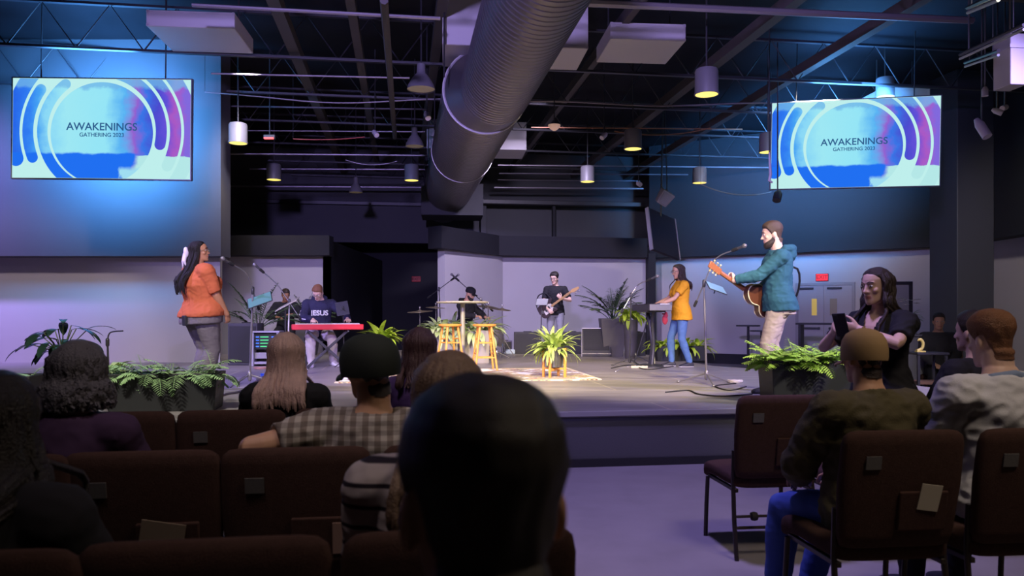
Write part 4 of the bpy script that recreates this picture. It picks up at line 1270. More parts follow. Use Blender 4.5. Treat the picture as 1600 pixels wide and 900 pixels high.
# ---- singer in rust shirt
p = Person('woman in a rust shirt with long black hair singing at stage left', W(314, 612, 8.5), R(-42), H=1.66, fat=1.70, fem=True, bust=1.0, lean=-4,
           handR=dict(pos=(.27, .22, .82), pole=(.6, -1, -.2), f=(-.25, .35, -1), n=(-1, -.2, 0), curl=35), handL=dict(pos=(-.20, .24, .80), pole=(-.6, -1, -.2), f=(.2, .3, -1), n=(1, 0, 0), curl=35),
           head=(-36, -3, 0), footL=dict(pos=(-.13, .04, .085), yaw=10), footR=dict(pos=(.13, -.06, .085), yaw=-10))
p.loc.z = STAGE; p.build(SK_brown); p.face(H_black, glasses=M_metalf)
p.hair_long(mat('hair_jet', (.010, .008, .009), .6, bump=.5, bscale=180, spec=.25), length=.44, n=80, seed=4, spread=.05, r=.011, drift=(0, -.03))
o = p.shirt(M_rust, hem=-.05, sleeve=.86, infl=.022, flare=.08, fold=.010, sleeve_infl=.028)
p.pants(M_greyp, infl=.014, fold=.006, name='jeans'); p.shoes(M_shoe)
MB().box(p.T(.06, -.222, -.085), (.075, .04, .11), p.RT).build('body_pack', M_shoe, p.o, bevel=.008)
mb = MB(); mb.ell(p.Hd(.02, -.135, .005), (.034, .030, .06), p.RH); mb.capsule([p.Hd(.02, -.15, -.02), p.Hd(.045, -.165, -.10), p.Hd(.05, -.15, -.15)], [.026, .02, .006]); mb.capsule([p.Hd(.02, -.15, -.02), p.Hd(.0, -.185, -.09), p.Hd(-.01, -.20, -.17)], [.024, .018, .005])
mobj('hair_scarf', fuse(mb, .006, 2), M_teeth, p.o)
SINGER = p

# ---- guitarist in teal hoodie
p = Person('bearded man in a teal hoodie playing guitar at stage right', W(1217, 612, 8.4), R(80), H=1.86, lean=2, fat=1.14,
           handL=dict(pos=(-.115, .455, 1.15), pole=(-.55, -.1, -1), f=(.75, .0, .65), n=(.35, .75, -.2), curl=48), handR=dict(pos=(.22, .22, .99), pole=(1, -.5, -.3), f=(-.5, .5, -.35), n=(-.8, -.3, 0), curl=35),
           head=(0, 6, 0), jaw=1.05, footL=dict(pos=(-.12, .10, .085), yaw=8), footR=dict(pos=(.13, -.08, .085), yaw=-12))
p.loc.z = STAGE; p.build(SK_fair); p.face(H_brown); p.hair_short(H_brown, vol=1.02, top=.012)
mb = MB(); X = p.RH @ vec(1, 0, 0); Y = p.RH @ vec(0, 1, 0)
mb.loft([ering(p.Hd(0, yc, z), X, Y, hx * p.hk, hy * p.hk, 22) for z, hx, hy, yc in ((-.140, .022, .022, .066), (-.125, .045, .05, .046), (-.10, .059, .066, .034), (-.078, .066, .070, .022), (-.055, .0685, .060, .014), (-.03, .071, .035, .004), (-.005, .071, .018, .0))])
mobj('beard', fuse(mb, .006, 2, fold=.002, fscale=60), H_dkbrown, p.o)
p.shirt(M_teal, hem=-.09, sleeve=1.93, infl=.030, flare=.10, fold=.012, hood=True, name='hoodie', sleeve_infl=.018)
p.pants(M_beige, infl=.016, fold=.007); p.shoes(M_shoe)
MB().tube(bez([p.T(-.16, .10, .06), p.T(-.19, .06, -.10), p.T(-.185, -.03, -.16), p.T(-.17, -.13, -.02)], 14), .0035, 6).build('earphone_cord', M_rubber, p.o)
GUIT = p

# ---- girl in yellow at the keyboard
p = Person('woman in a mustard yellow shirt standing at the black keyboard', W(1064, 573, 12.4), R(95), H=1.66, fem=True, fat=1.04,
           handL=dict(pos=(-.17, .40, 1.065), pole=(-.4, -.8, -1), f=(.1, 1, -.05), n=(0, -.1, -1), curl=18), handR=dict(pos=(.16, .40, 1.065), pole=(.4, -.8, -1), f=(-.1, 1, -.05), n=(0, -.1, -1), curl=18),
           head=(6, 10, 0), footL=dict(pos=(-.10, -.12, .085), yaw=6), footR=dict(pos=(.10, .13, .085), yaw=-6))
p.loc.z = STAGE; p.build(SK_tan); p.face(H_black, glasses=M_metalf)
p.hair_long(H_dkbrown, length=.30, n=80, seed=9, spread=.07, r=.0105, wave=.012)
p.shirt(M_must, hem=-.13, sleeve=.62, infl=.026, flare=.10, fold=.010, sleeve_infl=.026)
p.pants(M_jean, infl=.010, fold=.005, name='jeans'); p.shoes(M_shoe, M_white_s)
KEYG = p

# ---- man at the red keyboard
p = Person('man in a navy hoodie seated at the red keyboard', W(499, 571, 12.75), R(195), H=1.74, seated=True, lean=14, fat=1.12, pelvis=(0, 0, .575),
           handR=dict(pos=(.10, .46, .765), pole=(1, -.5, -.5), f=(.05, 1, -.1), n=(0, -.1, -1), curl=22), handL=dict(pos=(-.44, .40, .775), pole=(-1, -.5, -.5), f=(-.1, 1, -.1), n=(0, -.1, -1), curl=22),
           head=(-22, 30, 0), footR=dict(pos=(.13, .36, .085), yaw=-5), footL=dict(pos=(-.22, .20, .085), yaw=25))
p.loc.z = STAGE; p.build(SK_fair); p.face(H_brown, glasses=M_shoe); p.hair_short(H_red, vol=1.0)
o = p.shirt(M_navy, hem=-.07, sleeve=1.93, infl=.028, flare=.06, fold=.011, hood=True, name='hoodie')
p.pants(M_cream, infl=.022, fold=.008); p.shoes(M_white_s)
# white lettering on the chest, laid on the cloth
tx = text('JESUS', .115, mat('print_white', (.8, .8, .8), .7), p.o, p.T(0, 0, 0), (0, 0, 0), 'chest_print', .003, .004)
tl = text('IS KING' if False else 'SAVES' if False else 'JESUS', .05, MATS['print_white'], p.o, p.T(0, 0, 0), (0, 0, 0), 'chest_print', .003, .003)
bpy.data.objects.remove(tl)
bv = [(v.co, v.normal) for v in o.data.vertices if (p.RT.transposed() @ (v.co - p.pel)).y > .06]
ti = p.RT.transposed()
tab = [(ti @ (c - p.pel), c) for c, n_ in bv]
Rt = p.RT
for v in tx.data.vertices:
    lx, lz = -v.co.x, .345 + v.co.y + (.0)
    best = max((q.y for q, c in tab if q.y < .20 and abs(q.x - lx) < .04 and abs(q.z - lz) < .03), default=.14)
    v.co = p.pel + Rt @ vec(lx, best + .012 + v.co.z * .5, lz)
tx.location = (0, 0, 0)
# pale stripe down his right sleeve
A, E, Wr = p.arm['R']
dv = (Rt @ vec(.9, .42, 0)).normalized()
MB().tube(bez([A.lerp(E, .45) + dv * .078, A.lerp(E, .75) + dv * .076, E + dv * .072, E.lerp(Wr, .3) + dv * .070, E.lerp(Wr, .6) + dv * .062], 14), .009, 6).build('sleeve_stripe', MATS['print_white'], p.o)
KEYM = p

# ---- drummer
p = Person('drummer in black cap and hoodie seated behind the table', W(724, 556, 15.3), R(238), H=1.76, seated=True, lean=10, fat=1.05,
           handR=dict(pos=(.16, .42, .80), pole=(1, -.4, -.3), f=(-.1, 1, 0), n=(0, 0, -1), curl=60), handL=dict(pos=(-.16, .42, .78), pole=(-1, -.4, -.3), f=(.1, 1, 0), n=(0, 0, -1), curl=60), head=(4, 8, 0))
p.loc.z = STAGE; p.build(SK_tan, .008); p.face(H_black)
mb = MB(); X = p.RH @ vec(1, 0, 0); Y = p.RH @ vec(0, 1, 0)
mb.loft([ering(p.Hd(0, yc, z), X, Y, hx, hy, 22) for z, hx, hy, yc in ((-.135, .02, .02, .066), (-.12, .045, .05, .046), (-.095, .059, .066, .034), (-.07, .066, .072, .020), (-.04, .070, .045, .008), (-.01, .071, .02, 0))])
mobj('beard', fuse(mb, .007, 2), H_black, p.o)
def ball_cap(p, m, brim=True, flat=False, back=False, k=1.0, drop=0.0, width=1.0, name='cap', tall=1.0):
    X = p.RH @ vec(1, 0, 0); Y = p.RH @ vec(0, 1, 0); mb = MB(); s = p.hk * k
    z0 = .035 - drop
    top = .137 + .008 * (tall - 1)
    zz = lambda f_: z0 + f_ * (top - z0)
    mb.loft([ering(p.Hd(0, -.006, z), X, Y, hx * s * width, hy * s * width, 26) for z, hx, hy in ((z0 - .018, .083, .106), (z0, .0855, .109), (zz(.3), .086, .109), (zz(.58), .080, .101), (zz(.8), .065, .082), (zz(.93), .042, .053), (zz(1.0), .012, .014))])
    c = mb.build(name, m, p.o, angle=70)
    sg = -1 if back else 1
    if brim:
        b = MB()
        n = 14; vs = []
        for ring, (ry, rx, dz) in enumerate(((.085, .078, 0), (.13, .078, -.004), (.165, .070, -.012), (.178, .055, -.016))):
            for j in range(n + 1):
                u = -1 + 2 * j / n
                yy = ry * math.sqrt(max(0, 1 - .55 * u * u)); xx = rx * u
                vs.append(p.Hd(xx * width, sg * yy * (width * .5 + .5), z0 - .012 + dz - .02 * u * u))
        fs = []
        for r_ in range(3):
            for j in range(n): fs.append((r_ * (n + 1) + j, r_ * (n + 1) + j + 1, (r_ + 1) * (n + 1) + j + 1, (r_ + 1) * (n + 1) + j))
        b.add(vs, fs)
        bo = b.build('brim', m, c)
        so = bo.modifiers.new('t', 'SOLIDIFY'); so.thickness = .004
    MB().ell(p.Hd(0, -.006, top + .001), (.008, .008, .005)).build('button', m, c)
    return c
ball_cap(p, M_blk)
p.shirt(M_blk, hem=-.07, sleeve=1.93, infl=.026, fold=.010, hood=True, name='hoodie', voxel=.011); p.pants(M_greyp, fold=.006); p.shoes(M_shoe)
DRUM = p

# ---- bass player
p = Person('man in black T-shirt and glasses playing a bass at the back', W(868, 552, 16.6), R(172), H=1.74, lean=2,
           handL=dict(pos=(-.14, .25, 1.18), pole=(-1, -.2, -.9), f=(.5, .3, .6), n=(.3, -.7, .3), curl=50), handR=dict(pos=(.14, .24, .95), pole=(1, -.6, -.2), f=(-.7, .2, -.6), n=(0, -1, 0), curl=35),
           head=(-22, 12, 0))
p.loc.z = STAGE; p.build(SK_fair, .007); p.face(H_black, glasses=M_shoe); p.hair_short(H_black, vol=1.03, top=.02)
p.shirt(M_blk, hem=-.10, sleeve=.75, infl=.024, flare=.06, fold=.009, name='tshirt', sleeve_infl=.022); p.pants(mat('grey_jean', (.22, .22, .27), .85), fold=.006, name='jeans'); p.shoes(M_white_s)
BASS = p

# ---- musician in black behind the music stand
p = Person('musician in black half hidden behind the bare music stand', W(447, 555, 15.6), R(190), H=1.72, seated=True, lean=8,
           head=(10, 18, 0), handL=dict(pos=(-.14, .30, .85), pole=(-1, -.4, -.3), curl=40), handR=dict(pos=(.14, .30, .80), pole=(1, -.4, -.3), curl=40))
p.loc.z = STAGE; p.build(SK_brown, .009); p.face(H_black, brow=False); p.hair_short(H_dkbrown)
p.shirt(M_blk, hem=-.07, sleeve=1.9, infl=.026, voxel=.012); p.pants(M_blk); p.shoes(M_shoe)

# ================================================================ AUDIENCE
# ---- standing woman with phone
p = Person('woman with long dark hair standing at right holding a phone', W(1380, 800, 4.87), R(122), H=1.655, fem=True, fat=1.10, bust=1.1, lean=3,
           handL=dict(pos=(-.03, .31, 1.345), pole=(-1, .15, -.55), f=(.85, .45, .15), n=(.3, -1, .2), curl=22, thumb=10), handR=dict(pos=(.14, .34, 1.315), pole=(1, -.1, -.8), f=(-.45, .5, .35), n=(-.6, -.6, .2), curl=45),
           head=(-8, 3, 0))
p.loc.z = 0; p.build(SK_fair, .005); p.face(H_dkbrown)
p.hair_long(H_dkbrown, length=.34, n=120, seed=21, spread=.08, r=.0115, wave=.014)
o = p.shirt(M_blk, hem=-.05, sleeve=.72, infl=.020, flare=.06, fold=.011, sleeve_infl=.026, name='blouse')
import bmesh
bm = bmesh.new(); bm.from_mesh(o.data)
kill = []
for f_ in bm.faces:
    q = p.RT.transposed() @ (f_.calc_center_median() - p.pel) / p.k
    if q.y > -.01 and q.z > .335 and abs(q.x) < (q.z - .335) * .36 + .002: kill.append(f_)
bmesh.ops.delete(bm, geom=kill, context='FACES'); bm.to_mesh(o.data); bm.free()
p.pants(mat('dark_denim', (.03, .03, .055), .9, bump=.1, bscale=200), infl=.016, name='jeans'); p.shoes(M_shoe)
PHONE = p
# phone in her hands
f, n_, _, _, _ = p.hand['L']
wl = p.o.matrix_basis if False else Matrix.Rotation(p.rz, 4, 'Z')
c = p.arm['L'][2] * .5 + p.arm['R'][2] * .5 + vec(-.035, .10, .04)
t = thing('phone', Vector(p.loc) + (Matrix.Rotation(p.rz, 3, 'Z') @ c), 0, 'black phone held in both hands by the standing woman', 'phone', rot=(R(-25), R(4), p.rz + R(15)))
MB().box((0, 0, 0), (.078, .010, .155)).build('case', M_shoe, t, bevel=.004)
MB().box((0, -.0055, 0), (.070, .001, .145)).build('display', mat('phone_glass', (.01, .01, .02), .08), t)
MB().box((.02, .006, .055), (.028, .003, .03)).build('camera_bump', M_dark, t, bevel=.001)

def seat_on(chair_o, px=None, dx=0, dy=.02):
    Rz_ = Matrix.Rotation(chair_o.rotation_euler.z, 3, 'Z')
    return chair_o.location + Rz_ @ vec(dx, dy - .06, 0)
LAP = dict(handL=dict(pos=(-.10, .30, .66), pole=(-1, -.5, -.2), f=(.4, 1, -.2), n=(0, -.1, -1), curl=25), handR=dict(pos=(.10, .30, .66), pole=(1, -.5, -.2), f=(-.4, 1, -.2), n=(0, -.1, -1), curl=25))
# ---- blond woman, front row
p = Person('woman with long pale blond hair in black, front row left', (W(443, 0, 3.95).x, 3.98, 0), R(4), H=1.60, seated=True, fem=True, fat=1.12, pelvis=(0, 0, .565), **LAP)
p.build(SK_fair, .007); p.hair_long(H_blond, length=.27, n=150, seed=5, spread=.11, r=.0125)
p.shirt(M_blk, hem=-.06, sleeve=1.9, infl=.024, fold=.009, name='jacket', voxel=.010); p.pants(M_jean); p.shoes(M_shoe)
# ---- woman with dark reddish hair and purple top
p = Person('woman with dark reddish hair in a purple top, front row', (W(653, 0, 3.95).x, 4.02, 0), R(2), H=1.54, seated=True, fem=True, **LAP)
p.build(SK_fair, .008); p.hair_long(mat('hair_auburn', (.075, .035, .038), .45, bump=.4, bscale=180), length=.20, n=90, seed=6, spread=.07, r=.012)
p.shirt(mat('purple_cloth', (.075, .035, .16), .85), hem=-.06, sleeve=1.9, infl=.022, name='blouse', voxel=.011); p.pants(M_blk); p.shoes(M_shoe)
# ---- capped man with checked shirt
M_check = stripe_mat('checked_cloth', (.44, .40, .36), (.28, .25, .23), 9.0, 'Z', .5, second=('X', 7.0, (.55, .5, .48)))
p = Person('man in a black cap and checked shirt with arm along chair back', (W(583, 0, 2.95).x, 2.98, 0), R(6), H=1.62, seated=True, fat=1.42, pelvis=(0, 0, .535), lean=-3,
           handL=dict(pos=(-.53, .06, .90), pole=(-.45, -1, .05), f=(-.75, .6, -.35), n=(0, .1, -1), curl=20), handR=dict(pos=(.12, .30, .66), pole=(1, -.5, -.2), f=(-.4, 1, -.2), n=(0, 0, -1), curl=25), head=(38, 2, -3), head_scale=1.10)
p.build(SK_tan, .006); p.hair_short(mat('hair_salt', (.07, .06, .06), .5), vol=.4)
ball_cap(p, mat('cap_black', (.016, .022, .018), .85, bump=.1, bscale=250), k=1.10, drop=.035, width=1.12)
p.face(H_black, eyes=False, glasses=M_shoe)
p.shirt(M_check, hem=-.09, sleeve=.66, infl=.030, flare=.05, fold=.015, sleeve_infl=.026); p.pants(M_blk); p.shoes(M_shoe)
# ---- grey haired person, left
p = Person('person with bushy grey hair in a dark purple top at far left', (W(110, 0, 2.75).x, 2.78, 0), R(-4), H=1.60, seated=True, fat=1.2, fem=True, pelvis=(0, 0, .565), **LAP)
p.build(SK_fair, .008)
p.hair_long(H_grey, length=.12, n=260, seed=15, spread=.05, r=.011, wave=.022, lift=.014)
p.shirt(mat('plum_cloth', (.045, .018, .06), .9), hem=-.06, sleeve=1.9, infl=.028, fold=.009, name='cardigan', voxel=.011); p.pants(M_blk); p.shoes(M_shoe)
# ---- dark near person, lower left
p = Person('dark clothed person nearest the lower left corner', (W(-18, 0, 1.72).x, 1.72, 0), R(-6), H=1.56, pelvis=(0, 0, .565), seated=True, fat=1.3, fem=True, **LAP)
p.build(SK_fair, .008); p.hair_long(H_black, length=.22, n=120, seed=12, spread=.10, r=.013)
p.shirt(mat('dark_knit', (.012, .011, .016), .95), hem=-.06, sleeve=1.9, infl=.032, fold=.008, name='sweater', voxel=.011); p.pants(M_blk); p.shoes(M_shoe)
# ---- woman in striped shirt
M_strp = stripe_mat('striped_cloth', (.030, .022, .035), (.62, .54, .54), 5.6, 'Z', .10)
p = Person('woman with light brown hair in a white striped shirt, third row', (W(694, 0, 1.9).x, 1.93, 0), R(4), H=1.60, seated=True, fem=True, fat=1.15, pelvis=(0, 0, .57), shoulder=.185, head=(-4, 2, 4), **LAP)
p.build(SK_fair, .006); p.hair_long(H_light, length=.30, n=190, seed=8, spread=.13, r=.0115)
p.shirt(M_strp, hem=-.06, sleeve=.9, infl=.024, fold=.009, sleeve_infl=.024); p.pants(M_blk); p.shoes(M_shoe)
# ---- big near head
p = Person('man with short dark hair, his large head nearest the camera', (-.027, .80, 0), R(0), H=1.74, seated=True, fat=1.1, pelvis=(0, 0, .462), head=(16, 0, 0), head_scale=1.07, **LAP)
p.build(SK_tan, .005)
p.hair_short(mat('hair_near', (.026, .020, .017), .5, bump=.25, bscale=500), vol=1.03, low=-.1)
p.shirt(mat('charcoal_shirt', (.04, .04, .05), .9), hem=-.06, sleeve=1.9, infl=.022, fold=.008, neck=.53, voxel=.009, extra=lambda mb_: mb_.capsule([p.T(-.085, -.02, .50), p.T(-.06, -.075, .525), p.T(0, -.092, .53), p.T(.06, -.075, .525), p.T(.085, -.02, .50)], [.016] * 5, 8)); p.pants(M_blk); p.shoes(M_shoe)
# ---- man in tan cap
p = Person('man in a tan cap and olive jacket seated on the right', (W(1358, 0, 3.28).x, 3.26, 0), R(14), H=1.62, seated=True, fat=1.18, pelvis=(0, 0, .575), lean=2, head=(0, 2, 2), shoulder=.19,
           handL=dict(pos=(-.16, .30, .68), pole=(-1, -.6, -.2), f=(.3, 1, -.3), n=(0, -.1, -1), curl=30), handR=dict(pos=(.10, .32, .68), pole=(1, -.5, -.2), f=(-.4, 1, -.2), n=(0, 0, -1), curl=25),
           footL=dict(pos=(-.20, .44, .085), yaw=12), footR=dict(pos=(.02, .48, .085), yaw=0))
p.build(SK_tan, .006); p.hair_short(H_dkbrown, vol=.4)
ball_cap(p, mat('cap_tan', (.34, .22, .10), .85, bump=.1, bscale=250), k=1.05, drop=.032, width=1.03)
p.shirt(mat('olive_jacket', (.075, .062, .026), .85, bump=.15, bscale=120, var=.2, vscale=5), hem=-.08, sleeve=1.9, infl=.036, flare=.05, fold=.013, name='jacket', hood=False, extra=lambda mb_: mb_.capsule([p.T(-.085, .03, .50), p.T(-.078, -.05, .53), p.T(0, -.088, .54), p.T(.078, -.05, .53), p.T(.085, .03, .50)], [.022] * 5, 8))
p.pants(mat('bright_denim', (.05, .10, .42), .85, bump=.15, bscale=260), infl=.018, name='jeans'); p.shoes(M_white_s)
# ---- man in white shirt
p = Person('man with red brown hair in a white shirt at the right edge', (W(1566, 0, 3.36).x, 3.33, 0), R(10), H=1.71, seated=True, fat=1.22, lean=4, head=(4, 4, 0), shoulder=.205, **LAP)
p.build(SK_fair, .006); p.hair_short(H_red, vol=1.03, top=.01)
p.shirt(mat('white_oxford', (.62, .62, .66), .8, bump=.1, bscale=160), hem=-.08, sleeve=1.9, infl=.032, flare=.05, fold=.016)
mb = MB(); mb.capsule([p.T(-.088, .03, .505), p.T(-.08, -.05, .528), p.T(0, -.085, .542), p.T(.08, -.05, .528), p.T(.088, .03, .505)], [.024] * 5, 10)
mobj('collar', fuse(mb, .007, 2), mat('blue_oxford', (.20, .27, .42), .8), p.o)
p.pants(M_blk); p.shoes(M_shoe)
# ---- dark haired man beside column
p = Person('dark haired man in black seated beyond the white shirted man', (W(1524, 0, 4.66).x, 4.64, 0), R(22), H=1.70, seated=True, fat=1.1, head=(8, 0, 0), **LAP)
p.build(SK_fair, .008); p.hair_short(H_dkbrown, vol=1.04, top=.01)
p.shirt(M_blk, hem=-.07, sleeve=1.9, infl=.03, fold=.01, name='sweater', voxel=.011); p.pants(M_blk); p.shoes(M_shoe)
# ---- far seated man at right
fx = W(1466, 0, 11.2).x
p = Person('far man in dark clothes seated by the black column', (fx, 11.2, 0), R(160), H=1.70, seated=True, head=(0, 6, 0), **LAP)
p.build(SK_tan, .009); p.face(H_dkbrown, brow=False); p.hair_short(H_dkbrown)
p.shirt(mat('dark_grey_cloth', (.05, .05, .06), .9), hem=-.07, sleeve=1.9, infl=.026, voxel=.012, name='sweater'); p.pants(M_blk); p.shoes(M_shoe)
o = copy_tree(chair0); put(o, (fx + .02, 11.27, 0), R(160)); o['label'] = 'far chair by the column under the far seated man'
# ================================================================ PLANTS
def leaf_mat(name, c, rough=.4, trans=.25):
    if name in MATS: return MATS[name]
    m = mat(name, c, rough, var=.3, vscale=14, spec=.4)
    b = m.node_tree.nodes['Principled BSDF']
    b.inputs['Subsurface Weight'].default_value = 0
    return m
L_fern = leaf_mat('fern_green', (.27, .44, .20))
L_fernlime = leaf_mat('fern_lime', (.42, .66, .10))
L_lime = leaf_mat('lime_leaf', (.42, .60, .05))
L_spath = leaf_mat('spath_leaf', (.46, .58, .27))
L_dark = leaf_mat('dark_leaf', (.018, .042, .030), .16)
L_palm = leaf_mat('palm_leaf', (.075, .13, .06))
M_soil = mat('soil', (.03, .02, .015), .95, bump=.5, bscale=60)
M_potblk = mat('planter_black', (.014, .016, .017), .55, bump=.05, bscale=80)
M_potgrey = mat('planter_grey', (.30, .27, .25), .6, bump=.05, bscale=40)
M_potdk = mat('planter_charcoal', (.085, .08, .075), .5)

def blade(mb, p, az, el, ln, wd, droop, n=8, fold=.25, tip=1.0, twist=0.0):
    """one arching strap leaf"""
    d = Vector((math.cos(az) * math.cos(el), math.sin(az) * math.cos(el), math.sin(el)))
    side = Vector((-math.sin(az), math.cos(az), 0)); vs = []; q = Vector(p); st = ln / n; e = el
    for i in range(n + 1):
        t = i / n
        w_ = wd * (math.sin(math.pi * min(1, (t * .86 + .10))) ** .8) * (1 if t < .97 else .12)
        up = side.cross(Vector((math.cos(az) * math.cos(e), math.sin(az) * math.cos(e), math.sin(e)))) * -1
        s2 = side * math.cos(twist * t) + up * math.sin(twist * t)
        vs += [q - s2 * w_ + up * (w_ * fold), q.copy(), q + s2 * w_ + up * (w_ * fold)]
        e -= droop / n
        q = q + Vector((math.cos(az) * math.cos(e), math.sin(az) * math.cos(e), math.sin(e))) * st
    fs = []
    for i in range(n):
        a = i * 3
        fs += [(a, a + 1, a + 4, a + 3), (a + 1, a + 2, a + 5, a + 4)]
    mb.add(vs, fs)
def frond(mb, p, az, el, ln, wd, droop, pairs=14, rd=rnd, stem=.004, lw=.012, bare=.12, ang=68):
    """fern or palm frond: arching rachis with pinnae both sides"""
    side = Vector((-math.sin(az), math.cos(az), 0)); q = Vector(p); e = el; n = 10; pts = [q.copy()]; es = [e]
    for i in range(n):
        e -= droop / n
        q = q + Vector((math.cos(az) * math.cos(e), math.sin(az) * math.cos(e), math.sin(e))) * (ln / n); pts.append(q.copy()); es.append(e)
    mb.tube(pts, [stem] * (n - 1) + [stem * .6, stem * .3], 4)
    for i in range(pairs):
        t = bare + (1 - bare) * (i + .5) / pairs; f_ = t * n; a = min(int(f_), n - 1); u = f_ - a
        c = pts[a].lerp(pts[a + 1], u); ee = es[a]
        fw = Vector((math.cos(az) * math.cos(ee), math.sin(az) * math.cos(ee), math.sin(ee)))
        L = wd * math.sin(math.pi * (.12 + .86 * t)) ** .7
        for sg in (-1, 1):
            dd = (side * sg * math.sin(R(ang)) + fw * math.cos(R(ang)) + Vector((0, 0, -.25 + rd.uniform(-.12, .12)))).normalized()
            per = dd.cross(Vector((0, 0, 1))).normalized() * lw
            m_ = c + dd * (L * .5) + Vector((0, 0, .01 * L))
            mb.add([c - per * .4, m_ - per, c + dd * L + Vector((0, 0, -.12 * L)), m_ + per, c + per * .4], [(0, 1, 2, 3, 4)])
def box_pot(w_, d, h, taper=.86, wall=.02, m=None):
    mb = MB()
    def ring(k, z, ins=0): return [vec(sx * (w_ / 2 * k - ins), sy * (d / 2 * k - ins), z) for sx, sy in ((-1, -1), (1, -1), (1, 1), (-1, 1))]
    mb.loft([ring(taper, 0), ring(1, h), ring(1, h, wall), ring(1, h - .05, wall)])
    return mb
def planter_box(loc, rz, w_, d, h, label, m, leafm, kind, n, seed, taper=.88, ln=(.3, .5), wd=.02, group=None, cat='potted plant', el=(.2, 1.3), droop=(1.2, 2.2), name='planted_box'):
    rd = random.Random(seed)
    t = thing(name, loc, rz, label, cat, group)
    box_pot(w_, d, h, taper).build('planter', m, t, bevel=.008)
    MB().box((0, 0, h - .06), (w_ - .05, d - .05, .03)).build('soil', M_soil, t)
    mb = MB()
    for i in range(n):
        x = rd.uniform(-w_ * .44, w_ * .44); y = rd.uniform(-d * .36, d * .36)
        out = math.atan2(y / d, x / w_) if rd.random() < .6 else rd.uniform(-math.pi, math.pi)
        az = out + rd.uniform(-.7, .7); L = rd.uniform(*ln)
        if kind == 'fern': frond(mb, (x, y, h - .05), az, rd.uniform(*el), L, wd * rd.uniform(2.6, 4), rd.uniform(*droop), 13, rd, .0025, wd * .38)
        else: blade(mb, (x, y, h - .05), az, rd.uniform(*el), L, wd * rd.uniform(.7, 1.2), rd.uniform(*droop))
    mb.build('foliage', leafm, t, smooth=(kind != 'fern'), angle=70)
    return t
# left and right fern planters at the stage lip
c = W(263, 585, 6.95); planter_box((c.x, 6.93, STAGE), TH, .94, .36, .335, 'wide black planter with trailing green fern at the stage lip under the singer', M_potblk, L_fern, 'fern', 70, 3, ln=(.20, .40), wd=.028, group='fern planters', el=(.3, 1.4), droop=(.9, 2.3), taper=.94)
c = W(-12, 585, 6.75); planter_box((c.x, 6.60, STAGE), TH, .94, .36, .335, 'dark fern planter cut by the left edge of the photo', M_potblk, L_fern, 'fern', 46, 5, ln=(.26, .44), wd=.028, group='fern planters', el=(.1, 1.2), droop=(1.3, 2.4), taper=.94)
c = W(1256, 565, 7.5); planter_box((c.x + .01, 7.52, STAGE), R(2), .79, .40, .415, 'black planter heaped with bright lime fern at the right end of the stage', M_potblk, L_fernlime, 'fern', 150, 8, ln=(.20, .38), wd=.030, group='fern planters', el=(.35, 1.4), droop=(.7, 1.7), taper=.93)
# dark glossy broad-leaf plant at far left
def pot_plant(loc, label, pot_r, pot_h, m, leaves, leafm, cat='potted plant', name='potted_plant', group=None, stems=None):
    t = thing(name, loc, 0, label, cat, group)
    MB().lathe([(pot_r * .78, 0), (pot_r, pot_h), (pot_r - .015, pot_h), (pot_r - .02, pot_h - .05)], n=28).build('pot', m, t)
    MB().lathe([(pot_r - .02, pot_h - .06), (pot_r - .02, pot_h - .04)], n=24).build('soil', M_soil, t)
    leaves.build('foliage', leafm, t, angle=70)
    if stems: stems.build('stem', mat('stem_green', (.10, .13, .05), .7), t)
    return t
rd = random.Random(31)
mb = MB(); st = MB()
for i in range(26):
    az = rd.uniform(0, 6.28); r_ = rd.uniform(.05, .30); z = rd.uniform(.45, .78) 
    p0 = vec(math.cos(az) * r_, math.sin(az) * r_, z)
    st.tube([vec(0, 0, .28), p0 * .5 + vec(0, 0, .22), p0], .006, 5)
    blade(mb, p0, az, rd.uniform(-.1, .5), rd.uniform(.22, .34), rd.uniform(.035, .055), rd.uniform(.8, 1.6), 8, .15)
c = W(98, 520, 8.2); pot_plant((c.x, 8.2, STAGE), 'dark glossy broad leaved plant behind the left edge planters', .17, .32, M_potblk, mb, L_dark, stems=st)
mb = MB(); rd = random.Random(5)
for i in range(22): blade(mb, (0, 0, .26), rd.uniform(0, 6.28), rd.uniform(.5, 1.35), rd.uniform(.22, .36), .035, rd.uniform(1.0, 2.0))
c = W(172, 560, 7.5); pot_plant((c.x, 7.55, STAGE), 'yellow green leafy plant in a small brown pot beside the grey haired person', .12, .25, mat('clay_pot', (.24, .13, .07), .8), mb, L_spath)
# lime plant behind the black cap
mb = MB(); rd = random.Random(11)
for i in range(80): blade(mb, (rd.uniform(-.06, .06), rd.uniform(-.06, .06), .42), rd.uniform(0, 6.28), rd.uniform(.35, 1.4), rd.uniform(.30, .47), .038, rd.uniform(.8, 1.8))
c = S(597, 573); pot_plant(c, 'bright lime leafed plant behind the black cap, right of the red keyboard', .20, .45, M_potblk, mb, L_lime)
# centre grey planters with variegated leaves
for x0, lab, sd in ((692, 'left half of the pale grey planter pair behind the stools', 4), (741, 'right half of the pale grey planter pair behind the stools', 14)):
    c = W(x0, 516, 13.4)
    planter_box((c.x, 13.4, STAGE), TH * .5, .53, .40, .57, lab + ' full of light green leaves', M_potgrey, L_spath, 'strap', 90, sd, ln=(.32, .54), wd=.050, group='pale grey planters', el=(.3, 1.4), droop=(.9, 2.1), taper=.95)
